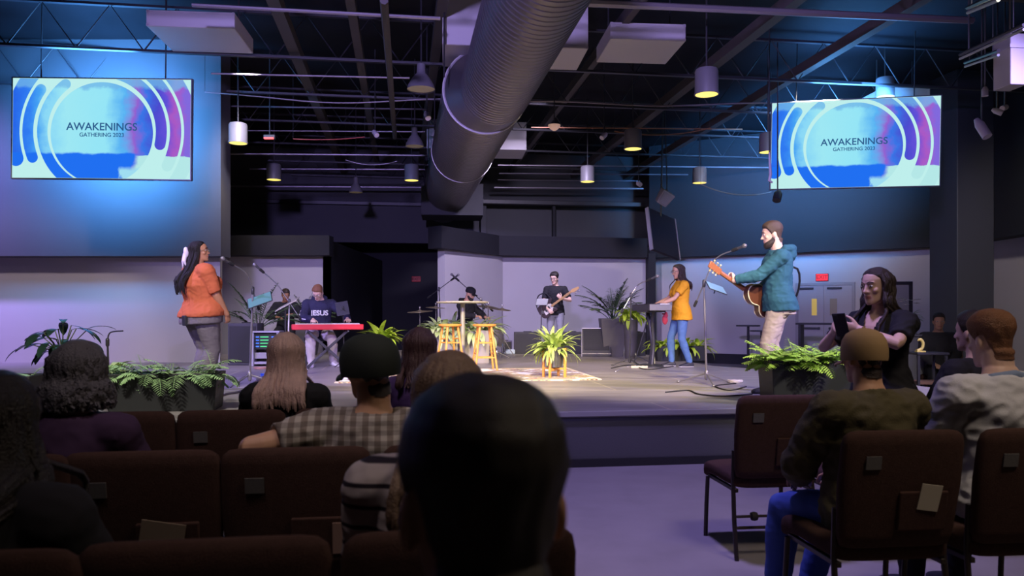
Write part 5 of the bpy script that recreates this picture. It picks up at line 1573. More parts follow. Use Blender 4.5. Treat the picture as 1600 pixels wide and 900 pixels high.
# plant in an orange wooden stand
c = S(866, 590.5)
t = thing('plant_stand', c, R(20), 'orange wooden four legged stand holding the centre stage plant', 'plant stand')
M_wood = mat('orange_wood', (.66, .30, .055), .45, var=.15, vscale=20)
for a in range(4):
    an = R(45 + 90 * a); q = vec(math.cos(an) * .155, math.sin(an) * .155, 0)
    MB().box(q + vec(0, 0, .20), (.032, .032, .40), Matrix.Rotation(an, 3, 'Z')).build('leg', M_wood, t, bevel=.004)
for a in range(2):
    MB().box((0, 0, .115 + a * .012), (.29, .03, .035 - a * .012), Matrix.Rotation(R(45 + 90 * a), 3, 'Z')).build('cross_bar', M_wood, t, bevel=.004)
mb = MB(); rd = random.Random(17)
for i in range(150): blade(mb, (rd.uniform(-.07, .07), rd.uniform(-.07, .07), .24), rd.uniform(0, 6.28), rd.uniform(.1, 1.5), rd.uniform(.24, .43), .026, rd.uniform(.7, 2.0))
pp = pot_plant(c + vec(0, 0, .147), 'leafy light green plant in a dark metal pot on the orange stand', .13, .27, mat('pot_steel', (.16, .16, .15), .3, metal=.7), mb, leaf_mat('spath_bright', (.44, .58, .14)))
# tall tapered planter with palm and lime plant
def palm(loc, label, h0, n, seed, ln, m=L_palm, wd=.20, pot=True, el=(.75, 1.5)):
    rd = random.Random(seed)
    t = thing('potted_palm', loc, 0, label, 'potted plant')
    box_pot(.52, .50, h0, .72).build('planter', M_potdk, t, bevel=.008)
    MB().box((0, 0, h0 - .06), (.45, .43, .03)).build('soil', M_soil, t)
    for i in range(n):
        mb = MB(); az = i * 2.4 + rd.uniform(-.3, .3)
        frond(mb, (rd.uniform(-.05, .05), rd.uniform(-.05, .05), h0 - .05), az, rd.uniform(*el), ln * rd.uniform(.8, 1.1), wd, rd.uniform(.5, 1.2), 20, rd, .007, .017, .30, 46)
        mb.build('frond', m, t, smooth=False)
    return t
c = S(957, 556.5); palm(c, 'dark palm in a tall tapered charcoal planter behind the floor monitor', .76, 22, 2, .92)
mb = MB(); rd = random.Random(23)
for i in range(60): blade(mb, (rd.uniform(-.1, .1), rd.uniform(-.05, .05), .80), rd.uniform(0, 6.28), rd.uniform(.2, 1.4), rd.uniform(.25, .42), .042, rd.uniform(.9, 2.2))
c = S(975, 560); pot_plant(c + vec(.12, -.05, 0), 'lime leafed plant in a slim pot at the right of the dark palm', .14, .74, M_potdk, mb, L_lime)
c = S(400, 566); palm(c, 'palm standing behind the equipment rack at left', .55, 13, 7, 1.0)
c = S(478, 555.5); palm(c, 'second palm against the wall beyond the red keyboard player', .60, 12, 19, .82)
# black box planter with lime plants behind the yellow shirted player
c = S(1061, 563.5)
planter_box(c, R(4), .92, .30, .27, 'low black planter of lime plants behind the yellow shirted player', M_potblk, L_lime, 'strap', 90, 41, ln=(.28, .46), wd=.042, el=(.25, 1.4), droop=(.9, 2.2), taper=.95)

# ================================================================ STAGE FURNITURE
# rug
def rug_mat():
    m = mat('rug_weave', (.5, .4, .3), .95)
    nt = m.node_tree; b = nt.nodes['Principled BSDF']; L = nt.links.new
    tc = nt.nodes.new('ShaderNodeTexCoord')
    vo = nt.nodes.new('ShaderNodeTexVoronoi'); vo.inputs['Scale'].default_value = 5.5; vo.distance = 'MANHATTAN'
    r = nt.nodes.new('ShaderNodeValToRGB'); cr = r.color_ramp; cr.interpolation = 'CONSTANT'
    for p_, c_ in ((0, (.16, .10, .09)), (.18, (.58, .46, .30)), (.34, (.34, .12, .09)), (.46, (.62, .52, .36)), (.62, (.28, .25, .26)), (.8, (.60, .48, .32))):
        e = cr.elements.new(p_) if p_ not in (0,) else cr.elements[0]
        e.position = p_; e.color = (*c_, 1)
    n = nt.nodes.new('ShaderNodeTexNoise'); n.inputs['Scale'].default_value = 9; n.inputs['Detail'].default_value = 6
    mx = nt.nodes.new('ShaderNodeMix'); mx.data_type = 'RGBA'; mx.blend_type = 'SOFT_LIGHT'; mx.inputs['Factor'].default_value = .8
    L(tc.outputs['Object'], vo.inputs['Vector']); L(vo.outputs['Distance'], r.inputs['Fac']); L(tc.outputs['Object'], n.inputs['Vector'])
    L(r.outputs['Color'], mx.inputs['A']); L(n.outputs['Color'], mx.inputs['B']); L(mx.outputs['Result'], b.inputs['Base Color'])
    return m
rc = (S(883, 575) + S(938, 593) + S(522, 600) + (S(522, 600) + V * 2.13)) / 4
t = thing('rug', (rc.x, rc.y, STAGE), TH, 'beige patterned rug under the centre stage plant and stools', 'rug')
MB().box((0, 0, .006), (3.36, 2.12, .012)).build('weave', rug_mat(), t, bevel=.004)
for sx in (-1, 1):
    MB().box((sx * 1.67, 0, .0085), (.05, 2.14, .011)).build('fringe', mat('rug_fringe', (.72, .64, .50), .95), t)
for sy in (-1, 1):
    MB().box((0, sy * 1.01, .0075), (3.26, .07, .0125)).build('border', mat('rug_border', (.52, .42, .28), .95), t)
# stools
def stool():
    t = thing('bar_stool', (0, 0, 0), 0, 'x', 'stool', 'wooden bar stools')
    MB().lathe([(.02, .665), (.155, .665), (.175, .675), (.18, .69), (.172, .703), (.15, .70), (.02, .694)], n=30).build('seat', M_wood, t)
    fe = []
    for a in range(4):
        an = R(45 + 90 * a); d = vec(math.cos(an), math.sin(an), 0)
        MB().tube([d * .12 + vec(0, 0, .67), d * .235], [.019, .016], 10).build('leg', M_wood, t)
    for k_, z in enumerate((.18, .38, .27, .47)):
        pass
    for a in range(4):
        for z in ((.20, .42) if a % 2 == 0 else (.26, .48)):
            rr = .12 + (.235 - .12) * (1 - z / .67)
            a0, a1 = R(45 + 90 * a), R(135 + 90 * a)
            MB().tube([vec(math.cos(a0), math.sin(a0), 0) * rr + vec(0, 0, z), vec(math.cos(a1), math.sin(a1), 0) * rr + vec(0, 0, z)], .010, 8).build('rung', M_wood, t)
    return t
s0 = stool(); s1 = S(757, 579); put(s0, (s1.x, s1.y, STAGE), R(12)); s0['label'] = 'orange wooden bar stool right of the tall table post'
copy_tree(s0, (W(703, 0, 11.6).x, 11.65, STAGE), R(30), 'orange wooden bar stool left of the tall table post')
# tall bar table
c = W(723, 471, 12.6)
t = thing('bar_table', (c.x, 12.6, STAGE), 0, 'tall round bar table standing behind the two stools', 'table')
th_ = CAMZ + (489 - 471) / 1200 * 12.6 - STAGE
MB().lathe([(.01, th_ - .03), (.40, th_ - .03), (.43, th_ - .02), (.43, th_), (.01, th_ + .002)], n=40).build('tabletop', mat('table_cream', (.50, .45, .30), .4), t, angle=30)
MB().tube([(0, 0, .03), (0, 0, th_ - .03)], .038, 16).build('post', mat('post_cream', (.42, .40, .28), .35, metal=.3), t)
MB().lathe([(.01, 0), (.26, 0), (.27, .012), (.10, .03), (.04, .045)], n=30).build('base', mat('post_cream', (1, 1, 1)), t)
# floor monitor wedge etc.
M_spk = mat('speaker_black', (.025, .025, .03), .6, bump=.1, bscale=150)
M_grl = mat('speaker_grille', (.045, .045, .05), .7, bump=.6, bscale=300)
M_edge = mat('silver_edge', (.62, .60, .58), .35, metal=.5)
c = S(932, 556.5)
t = thing('monitor_wedge', c, R(-6), 'black floor monitor wedge with pale edges before the palm planter', 'loudspeaker')
pr = [(-.20, 0), (.22, 0), (.22, .18), (.03, .56), (-.05, .56), (-.20, .10)]
def side_prism(pr, x0, x1): 
    m_ = MB(); n = len(pr)
    m_.add([(x0, a, b) for a, b in pr] + [(x1, a, b) for a, b in pr], [tuple(range(n - 1, -1, -1)), tuple(range(n, 2 * n))] + [(i, (i + 1) % n, n + (i + 1) % n, n + i) for i in range(n)]); return m_
side_prism(pr, -.29, .29).build('cabinet', M_spk, t, bevel=.01)
g = MB(); a_ = Vector((0, -.05, .56)); b_ = Vector((0, -.20, .10)); dz = (a_ - b_); 
g.box((0, -.133, .33), (.50, .015, .42), Matrix.Rotation(-math.atan2(.15, .46), 3, 'X')); g.build('grille', M_grl, t, bevel=.005)
MB().box((0, -.01, .562), (.58, .09, .012)).build('trim_strip', M_edge, t)
MB().tube([(-.292, -.05, .56), (-.292, -.20, .10), (-.292, -.20, .0)], .010, 6).build('trim_strip', M_edge, t)
MB().tube([(-.29, -.205, .06), (.29, -.205, .06)], .008, 6).build('trim_strip', M_edge, t)
def road_case(px0, px1, py1, py0, label, Y=None, d=.35, m=M_spk, grille=True):
    Yc = Y or F_PX * (CAMZ - STAGE) / (py1 - HOR)
    c = W((px0 + px1) / 2, 0, Yc); w_ = (px1 - px0) / F_PX * Yc; h = (py1 - py0) / F_PX * Yc
    t = thing('speaker_cabinet', (c.x, Yc + d / 2, STAGE), 0, label, 'loudspeaker', 'black speaker cabinets')
    MB().box((0, 0, h / 2), (w_, d, h)).build('cabinet', m, t, bevel=.012)
    if grille: MB().box((0, -d / 2 - .004, h / 2), (w_ * .9, .012, h * .86)).build('grille', M_grl, t, bevel=.004)
    MB().box((0, 0, h + .008), (w_ * .3, .03, .016)).build('handle', M_rubber, t, bevel=.004)
    return t
road_case(803, 846, 553, 519, 'low black cabinet at the back left of the bass player')
road_case(873, 917, 553, 519, 'low black cabinet at the back right of the bass player')
road_case(783, 800, 549, 530, 'small violet cabinet at the foot of the drums', Y=16.6, m=mat('cab_violet', (.12, .10, .18), .7))
road_case(356, 402, 571, 505, 'tall dark speaker cabinet behind the singer', m=mat('cab_grey', (.06, .058, .075), .7))
road_case(991, 1009, 556, 519, 'black amplifier box under the black keyboard', d=.3)
c = S(796, 553)
t = thing('towel', c, R(10), 'pale blue folded towel on the deck near the drums', 'towel')
mb = MB()
for i in range(3): mb.box((i * .012, 0, .02 + i * .03), (.22 - i * .03, .14, .03))
mobj('cloth', fuse(mb, .008, 4, fold=.006, fscale=20), mat('pale_blue', (.50, .60, .72), .9), t)

# ---- equipment rack with lights
c = S(418, 571)
t = thing('equipment_rack', c, R(5), 'open equipment rack with rows of blue and green lights', 'equipment rack')
w_ = .40; h = .56
for sx in (-1, 1): MB().box((sx * w_ / 2, 0, h / 2), (.035, .36, h)).build('side_panel', mat('rack_grey', (.42, .40, .50), .5), t, bevel=.004)
MB().box((0, 0, h), (w_ + .06, .38, .025)).build('top_panel', MATS['rack_grey'], t, bevel=.004)
MB().box((0, .02, .40), (w_ - .04, .30, .26)).build('mixer_unit', M_spk, t, bevel=.004)
MB().box((0, .02, .17), (w_ - .04, .30, .10)).build('drawer_unit', mat('rack_silver', (.45, .43, .52), .4, metal=.3), t, bevel=.004)
MB().box((0, .0, .05), (w_ - .04, .32, .04)).build('shelf', MATS['rack_grey'], t, bevel=.004)
E_blue = mat('led_blue', (.02, .05, .3), .4, emit=(.05, .18, 1.0), es=1.6); E_green = mat('led_green', (.03, .3, .1), .4, emit=(.12, .85, .30), es=.8)
for r_ in range(4):
    for x, wdd, m_ in ((-.13, .05, E_blue), (-.02, .13, E_green), (.12, .05, E_blue)):
        MB().box((x, -.135, .32 + r_ * .052), (wdd, .012, .016)).build('led_row', m_, t)
c2 = c + vec(.0, -.34, 0)
t = thing('cable_coil', S(410, 577), 0, 'coil of pinkish cable on the deck before the rack', 'cable', 'coiled cables')
def coil(t, m, r0=.12, turns=3, th=.008, sq=.6, flat=True):
    pts = [vec((r0 + .012 * math.sin(i * .9)) * math.cos(i * .3), (r0 * sq) * math.sin(i * .3), th + .012 + .010 * math.sin(i * .7)) for i in range(int(turns * 21))]
    MB().tube(pts, th, 6).build('coil', m, t)
coil(t, mat('cable_pink', (.50, .27, .24), .5), .13)
t = thing('cable_coil', S(1149, 598), 0, 'small heap of white cable on the deck right of the guitarist mic stand', 'cable', 'coiled cables')
coil(t, mat('cable_white', (.62, .56, .48), .5), .085, 4, .009)
# ---- cables along the deck
def deck_cable(pts, label, r=.008, m=None):
    P = [S(x, y) + vec(0, 0, r) for x, y in pts]
    o = MB().tube(bez(P, 30), r, 6).build('deck_cable', m or M_rubber)
    return tag(o, label, 'cable', 'cables on the deck')
deck_cable([(1040, 614), (1075, 611), (1092, 617), (1130, 620), (1175, 617)], 'black cable by the stage lip left of the right planter')
deck_cable([(1150, 600), (1118, 604), (1140, 611), (1166, 605)], 'black cable looping round the white cable heap')
deck_cable([(955, 576), (985, 571), (1010, 578), (1045, 574), (1056, 572)], 'black cable tangle at the black keyboard base')
deck_cable([(962, 581), (978, 574), (995, 574), (1015, 567)], 'pale cable crossing before the black keyboard base', .007, M_edge)
deck_cable([(338, 625), (352, 618), (379, 612), (402, 597), (436, 590)], 'violet glinting cable running from the left planter to the mic stand', .012, mat('cable_violet', (.10, .08, .13), .25))
deck_cable([(372, 596), (386, 588), (400, 594), (418, 586), (440, 590)], 'heap of cable at the singer mic stand', .010, M_edge)
t = thing('stage_box', S(413, 589), R(20), 'small bright blue box on the deck near the singer mic stand', 'box')
MB().box((0, 0, .025), (.10, .07, .05)).build('box_body', mat('blue_plastic', (.03, .12, .55), .4), t, bevel=.006)
MB().box((0, 0, .052), (.06, .04, .006)).build('box_lid', M_edge, t)
t = thing('power_strip', S(999, 575), R(-6), 'pale power strip lying before the black keyboard base', 'power strip')
MB().box((0, 0, .018), (.26, .05, .036)).build('body', mat('strip_cream', (.58, .52, .36), .5), t, bevel=.006)
for i in range(4): MB().box((-.09 + i * .06, 0, .037), (.03, .03, .004)).build('socket', M_rubber, t)

# ================================================================ STANDS AND INSTRUMENTS
M_chrome = mat('chrome', (.62, .60, .62), .22, metal=.9)
M_std = mat('stand_black', (.06, .06, .065), .35, metal=.4)
def mic_stand(base, clamp, tip, label, mid=None, legs=.30, rz=0.0, m=M_std, micdir=None, boom_m=None, back=.25, mic=True, counter=True):
    """tripod stand: base point, clamp point, boom end point (world)"""
    base = Vector(base); L = lambda p: Vector(p) - base
    t = thing('mic_stand', base, 0, label, 'microphone stand', 'microphone stands')
    cl = L(clamp); tp = L(tip)
    for a in range(3):
        an = rz + 2.094 * a; d = vec(math.cos(an), math.sin(an), 0)
        mb = MB(); mb.tube([vec(0, 0, .13), d * legs + vec(0, 0, .012)], .009, 8); mb.ell(d * legs + vec(0, 0, .014), (.02, .02, .014))
        mb.build('leg', m, t)
    MB().lathe([(.022, .06), (.026, .08), (.026, .15), (.014, .17)], n=12).build('leg_hub', m, t)
    MB().tube([(0, 0, .05), cl * .55, cl], [.013, .013, .010], 10).build('pole', m, t)
    MB().capsule([cl - vec(0, 0, .03), cl + vec(0, 0, .03)], [.02, .02], 10).build('clamp', M_std, t)
    if mid is not None: pts = bez([cl, L(mid), tp], 14)
    else: pts = [cl, tp]
    d0 = (pts[0] - pts[1]).normalized()
    MB().tube([cl + d0 * back] + pts, .008, 8).build('boom', boom_m or m, t)
    if counter: MB().capsule([cl + d0 * back, cl + d0 * (back + .06)], [.018, .018], 10).build('counterweight', M_rubber, t)
    if mic:
        md = (Vector(micdir).normalized() if micdir else (tp - pts[-2]).normalized())
        q = tp
        mc = MB().tube([q - md * .02, q + md * .05, q + md * .15], [.012, .014, .019], 12).build('microphone', mat('mic_body', (.10, .10, .11), .4, metal=.3), t)
        MB().ell(q + md * .175, (.026, .026, .030), md.to_track_quat('Z', 'Y').to_matrix()).build('mic_grille', mat('mic_mesh', (.30, .29, .30), .45, metal=.6), mc)
        MB().capsule([q - md * .01, q + md * .06], [.02, .022], 10).build('mic_clip', M_rubber, t)
    return t
# guitarist's stand
Y = 9.4
mic_stand(S(1104, 600), W(1100, 443, Y), W(1146, 391, 9.0), 'tall microphone stand in front of the guitarist', mid=W(1118, 405, 9.25), legs=.36, rz=.5, m=mat('stand_grey', (.26, .25, .25), .35, metal=.5))
def tablet(center, rot, w_, h, label, m, face=None):
    t = thing('tablet', center, 0, label, 'tablet', 'tablets on stands', rot=rot)
    MB().box((0, 0, 0), (w_, .012, h)).build('case', M_shoe, t, bevel=.005)
    MB().box((0, -.007, 0), (w_ * .93, .002, h * .93)).build('display', m, t)
    MB().box((0, .014, 0), (.05, .02, .06)).build('clip', M_std, t, bevel=.004)
    MB().tube([(0, .02, 0), (-.02, .05, -.06)], .008, 6).build('arm', M_std, t)
    return t
tablet(W(1119, 450, 9.3), (R(-58), R(18), R(14)), .25, .19, 'pale blue tablet clipped to the guitarist mic stand', mat('tab_blue', (.14, .25, .40), .3, emit=(.3, .5, .75), es=.2))
# singer's stand
mic_stand(S(390, 602), W(395, 454, 9.2), W(363, 413, 8.75), 'microphone stand in front of the singer in rust', mid=W(385, 428, 9.0), legs=.34, rz=.2, m=mat('stand_grey', (.2, .2, .2)))
tablet(W(406, 469, 9.2), (R(-50), R(-20), R(8)), .30, .19, 'teal lit tablet clipped to the singer mic stand', mat('tab_teal', (.07, .16, .16), .3, emit=(.16, .40, .38), es=.25))
# second boom stand and music stand at left
Y = 11.7
mic_stand(S(449, 579), W(452, 472, Y), W(411, 425, 11.4), 'pale boom microphone stand between singer and red keyboard', mid=W(434, 446, 11.6), legs=.30, m=M_edge, boom_m=M_chrome)
c = S(446, 579)
t = thing('music_stand', c, R(0), 'bare music stand with a tilted desk left of the red keyboard', 'music stand')
MB().tube([(0, 0, .04), (0, 0, .92)], .012, 8).build('pole', M_std, t)
MB().box((.03, 0, 1.0), (.36, .30, .012), Matrix.Rotation(R(-28), 3, 'Y') @ Matrix.Rotation(R(12), 3, 'X')).build('desk', mat('desk_pale', (.50, .47, .38), .4, metal=.3), t, bevel=.004)
for a in range(3):
    d = vec(math.cos(2.094 * a + .4), math.sin(2.094 * a + .4), 0)
    MB().tube([vec(0, 0, .18), d * .25 + vec(0, 0, .01)], .008, 6).build('leg', M_std, t)
# mic and gooseneck at the black keyboard
mic_stand(S(984, 572), W(986, 462, 12.3), W(1012, 438, 12.2), 'microphone stand left of the black keyboard', mid=W(996, 446, 12.3), legs=.28, rz=.9, m=M_std, boom_m=M_chrome)
mic_stand(S(993, 566), W(1014, 490, 13.4), W(972, 470, 13.2), 'short silver microphone boom low behind the black keyboard', mid=W(988, 471, 13.3), legs=.25, rz=.3, m=M_std, boom_m=M_chrome, mic=False, counter=False, back=.02)
# short gooseneck by the left planters
mic_stand(S(170, 612), W(168, 535, 8.5), W(192, 517, 8.4), 'short stand with a bent black arm beside the left plants', mid=W(172, 520, 8.5), legs=.2, mic=False, counter=False, back=.01)
# drum overhead booms
mic_stand(S(690, 553), W(686, 452, 16.0), W(706, 437, 15.9), 'overhead microphone boom rising left of the drummer', legs=.3, m=M_std)
mic_stand(S(768, 556), W(752, 470, 15.6), W(716, 438, 15.5), 'overhead microphone boom reaching over the drummer cap', legs=.3, m=M_std)
mic_stand(S(776, 560), W(768, 515, 14.2), W(756, 481, 14.1), 'bright microphone boom in the leaves right of the table post', legs=.25, m=M_chrome)

# ---- keyboards
def keys_row(t, L, d, z, y0, n=52, sgn=1):
    mb = MB(); wk = L / n
    for i in range(n): mb.box((-L / 2 + wk * (i + .5), y0, z), (wk * .92, d, .014))
    mb.build('white_keys', mat('key_white', (.75, .73, .70), .3), t)
    mb = MB()
    for i in range(n - 1):
        if i % 7 in (0, 1, 3, 4, 5): mb.box((-L / 2 + wk * (i + 1), y0 + sgn * d * .18, z + .010), (wk * .55, d * .62, .014))
    mb.build('black_keys', M_rubber, t)
c = W(512, 512, 12.15)
t = thing('keyboard', (c.x, 12.15, 1.10), R(195), 'bright red stage keyboard on a crossed stand', 'keyboard instrument', 'stage keyboards')
M_red = mat('keyboard_red', (.72, .022, .035), .35)
MB().box((0, 0, .05), (1.10, .30, .085)).build('body', M_red, t, bevel=.010)
keys_row(t, .98, .14, .098, .07, sgn=-1)
MB().box((.05, -.06, .095), (.90, .10, .006)).build('control_panel', mat('panel_dkred', (.25, .01, .02), .4), t)
MB().box((-.06, -.152, .030), (.86, .008, .030)).build('rear_panel', mat('panel_grey', (.42, .40, .38), .4), t)
for i in range(9): MB().lathe([(.011, 0), (.010, .016), (.002, .017)], (-.3 + i * .08, -.06, .098), 10).build('knob', M_rubber, t)
t = thing('keyboard_stand', (c.x, 12.15, STAGE), R(195), 'black crossed leg stand under the red keyboard', 'stand', 'keyboard stands')
for sg in (-1, 1):
    MB().box((0, sg * .03, .30), (.045, .03, .85), Matrix.Rotation(R(sg * 47), 3, 'Y')).build('cross_leg', M_std, t, bevel=.006)
for x, z in ((-.31, .015), (.31, .015), (-.31, .585), (.31, .585)):
    MB().tube([(x, -.18, z), (x, .18, z)], .015, 8).build('foot_bar' if z < .1 else 'arm_bar', M_std, t)
MB().lathe([(.03, -.05), (.03, .05)], (0, 0, .30), 12, rot=Matrix.Rotation(R(90), 3, 'X')).build('pivot', M_rubber, t)
tp = W(535, 482, 12.3)
tablet(tp, (R(28), R(10), R(12 + 180)), .20, .25, 'dark backed tablet on an arm above the red keyboard', mat('tab_grey', (.35, .36, .36), .3))
t = thing('tablet_stand', W(537, 505, 12.34) , 0, 'thin arm holding the tablet above the red keyboard', 'stand')
MB().tube([(0, 0, -.70), (0, 0, .0), (-.01, -.02, .14)], .010, 8).build('pole', M_std, t)
for a in range(3): MB().tube([(0, 0, -.60), vec(math.cos(a * 2.09), math.sin(a * 2.09), 0) * .2 + vec(0, 0, -.69)], .008, 6).build('leg', M_std, t)
t = thing('keyboard_bench', (KEYM.loc.x, KEYM.loc.y + .02, STAGE), R(15), 'black bench under the red keyboard player', 'bench')
MB().box((0, 0, .44), (.50, .34, .07)).build('seat', M_blk, t, bevel=.02)
for sx in (-1, 1):
    for sy in (-1, 1): MB().tube([(sx * .2, sy * .12, .41), (sx * .22, sy * .14, 0)], .014, 8).build('leg', M_std, t)
# black keyboard seen from its end
kx = W(1030, 0, 11.9).x
t = thing('keyboard', (kx - .02, 12.5, 1.41), R(-86), 'black keyboard seen end on before the yellow shirted woman', 'keyboard instrument', 'stage keyboards')
MB().box((0, 0, .045), (1.20, .36, .10)).build('body', mat('keyboard_black', (.055, .055, .06), .45), t, bevel=.012)
keys_row(t, 1.05, .15, .10, .09, sgn=-1)
MB().box((0, -.09, .099), (1.05, .14, .006)).build('control_panel', M_shoe, t)
for sx in (-1, 1): MB().box((sx * .603, 0, .045), (.014, .35, .095)).build('end_cap', mat('end_grey', (.16, .16, .18), .5), t, bevel=.005)
t = thing('keyboard_stand', (kx - .02, 12.5, STAGE), R(-86), 'black column stand with oval foot under the black keyboard', 'stand', 'keyboard stands')
MB().loft([ering(vec(0, 0, z), vec(1, 0, 0), vec(0, 1, 0), a, b, 20) for z, a, b in ((0, .30, .20), (.02, .30, .20), (.035, .22, .14), (.045, .08, .06))]).build('foot', M_std, t)
for sg in (-1, 1): MB().tube(bez([vec(sg * .07, 0, .03), vec(sg * .05, .03, .35), vec(sg * .10, .0, .70), vec(sg * .22, 0, .90)], 12), [.03] * 13, 10).build('column', M_std, t)
MB().box((0, 0, .895), (.70, .30, .03)).build('tray', M_std, t, bevel=.006)
t = thing('towel', W(1039, 499, 12.2), 0, 'dark red cloth hanging under the black keyboard', 'towel')
mb = MB(); mb.ell((0, 0, 0), (.045, .03, .085)); mb.ell((.015, 0, .06), (.03, .025, .06)); mb.tube([(.0, 0, .08), (-.03, .05, .09)], .012)
mobj('cloth', fuse(mb, .006, 2, fold=.008, fscale=25), mat('dark_red', (.35, .03, .05), .9), t)
# bottle at the stand foot
t = thing('bottle', S(1020.5, 570), 0, 'small bottle with a white label at the black keyboard foot', 'bottle')
MB().lathe([(.005, 0), (.030, .002), (.032, .01), (.032, .12), (.026, .145), (.013, .165), (.012, .185)], n=18).build('body', mat('bottle_clear', (.45, .48, .50), .1), t)
MB().lathe([(.0325, .02), (.0325, .11)], n=18, cap=False).build('paper_label', mat('label_white', (.75, .72, .66), .7), t)
MB().lathe([(.014, .18), (.014, .20), (.003, .202)], n=14).build('cap', M_shoe, t)

# ---- guitars
def frame3(a, f):
    a = Vector(a).normalized(); f = Vector(f); f = (f - a * f.dot(a)).normalized(); s_ = f.cross(a)
    return a, s_, f
def acoustic(origin, a, f, label):
    a, s_, f = frame3(a, f)
    t = thing('acoustic_guitar', origin, 0, label, 'guitar')
    t.matrix_world = Matrix(((a.x, s_.x, f.x, origin.x), (a.y, s_.y, f.y, origin.y), (a.z, s_.z, f.z, origin.z), (0, 0, 0, 1)))
    out = []
    for i in range(48):
        an = 2 * math.pi * i / 48; x = math.cos(an)
        wdt = .19 if x < 0 else .14
        y = math.sin(an) * wdt * (1 - .30 * math.exp(-((x - .15) / .28) ** 2))
        out.append((x * .24, y))
    M_side = mat('guitar_side', (.10, .035, .02), .3); M_top = mat('guitar_top', (.62, .36, .12), .3)
    MB().prism(out, -.09, 0).build('body', M_side, t, bevel=.006)
    MB().prism([(x * .985, y * .98) for x, y in out], 0, .004).build('soundboard', M_top, t)
    ed = MB(); P = [vec(x, y, 0) for x, y in out] + [vec(*out[0], 0)]; ed.tube(P, .006, 6); ed.build('binding', mat('binding_cream', (.72, .66, .50), .4), t)
    ed = MB(); P = [vec(x, y, -.09) for x, y in out] + [vec(*out[0], -.09)]; ed.tube(P, .006, 6); ed.build('binding', MATS['binding_cream'], t)
    MB().lathe([(.05, .005), (.005, .0055)], (.07, 0, 0), 24, cap=False).build('soundhole', M_rubber, t)
    MB().box((-.12, 0, .008), (.03, .16, .010)).build('bridge', M_side, t, bevel=.003)
    MB().loft([[vec(x, y * k_, z) for y, z in ((-.027, .012), (.027, .012), (.022, -.010), (0, -.018), (-.022, -.010))] for x, k_ in ((.18, 1.1), (.40, .95), (.60, .85))]).build('neck', mat('guitar_neck', (.26, .09, .04), .35), t)
    hd = MB(); hd.box((.69, 0, -.012), (.19, .075, .018), Matrix.Rotation(R(10), 3, 'Y')); hd.build('headstock', MATS['guitar_neck'], t, bevel=.006)
    for sg in (-1, 1):
        for i in range(3):
            mb = MB(); x = .64 + i * .05; z = -.004 - (x - .6) * .17
            mb.tube([(x, sg * .03, z), (x, sg * .055, z)], .005, 6); mb.ell((x, sg * .062, z), (.013, .010, .009)); mb.tube([(x, sg * .02, z), (x, sg * .02, z + .022)], .005, 6)
            mb.build('tuner', mat('brass', (.75, .62, .30), .3, metal=.7), t)
    mb = MB()
    for i in range(6): mb.tube([(-.12, -.022 + i * .0088, .016), (.60, -.018 + i * .0072, .020)], .0008, 4)
    mb.build('strings', M_chrome, t); 
    return t
def world_of(p, v): return Vector(p.loc) + Matrix.Rotation(p.rz, 3, 'Z') @ (Vector(v) * p.k)
def dir_of(p, v): return Matrix.Rotation(p.rz, 3, 'Z') @ Vector(v)
g = acoustic(world_of(GUIT, (.10, .175, .96)), dir_of(GUIT, (-.17, .285, .185)), dir_of(GUIT, (.86, .5, .05)), 'brown acoustic guitar held by the man in the teal hoodie')
MB().tube(bez([vec(-.24, 0, -.05), vec(-.25, .2, -.22), vec(-.05, .42, -.30), vec(.15, .30, -.20)], 12), .012, 6).build('strap', M_blk, g)
def bass(origin, a, f, label):
    a, s_, f = frame3(a, f)
    t = thing('bass_guitar', origin, 0, label, 'guitar')
    t.matrix_world = Matrix(((a.x, s_.x, f.x, origin.x), (a.y, s_.y, f.y, origin.y), (a.z, s_.z, f.z, origin.z), (0, 0, 0, 1)))
    out = [(-.22, 0), (-.21, .10), (-.15, .155), (-.06, .15), (0, .115), (.06, .12), (.14, .155), (.185, .15), (.18, .11), (.12, .06), (.12, -.05), (.16, -.10), (.15, -.14), (.08, -.135), (.02, -.11), (-.06, -.14), (-.15, -.15), (-.21, -.10)]
    out2 = bez([vec(x, y, 0) for x, y in out] + [vec(*out[0], 0)], 54)[:-1]
    MB().prism([(p.x, p.y) for p in out2][::-1], -.04, 0).build('body', mat('bass_body', (.05, .035, .04), .25), t, bevel=.006)
    MB().prism([(-.12, -.09), (.05, -.10), (.11, -.04), (.11, .05), (.02, .10), (-.02, .03), (-.12, .0)], 0, .004).build('pickguard', mat('pickguard', (.62, .58, .55), .3), t)
    for x in (-.06, .03): MB().box((x, 0, .006), (.03, .08, .012)).build('pickup', M_rubber, t)
    MB().box((-.14, 0, .006), (.05, .07, .012)).build('bridge', M_chrome, t)
    MB().box((.36, 0, .006), (.54, .048, .022)).build('neck', mat('maple', (.50, .30, .12), .35), t, bevel=.006)
    MB().prism([(.62, -.024), (.67, -.05), (.80, -.045), (.81, .0), (.66, .035), (.62, .024)], -.002, .014).build('headstock', MATS['maple'], t, bevel=.003)
    for i in range(4):
        mb = MB(); x = .675 + i * .033; mb.tube([(x, -.04, .006), (x, -.07, .006)], .004, 6); mb.ell((x, -.078, .006), (.012, .010, .007)); mb.build('tuner', M_chrome, t)
    mb = MB()
    for i in range(4): mb.tube([(-.14, -.02 + i * .013, .016), (.62, -.016 + i * .011, .022)], .001, 4)
    mb.build('strings', M_chrome, t)
    MB().tube(bez([vec(.17, .13, -.02), vec(.12, .30, -.12), vec(-.05, .36, -.18), vec(-.20, .20, -.12), vec(-.22, .0, -.03)], 14), .014, 6).build('strap', M_blk, t)
    return t
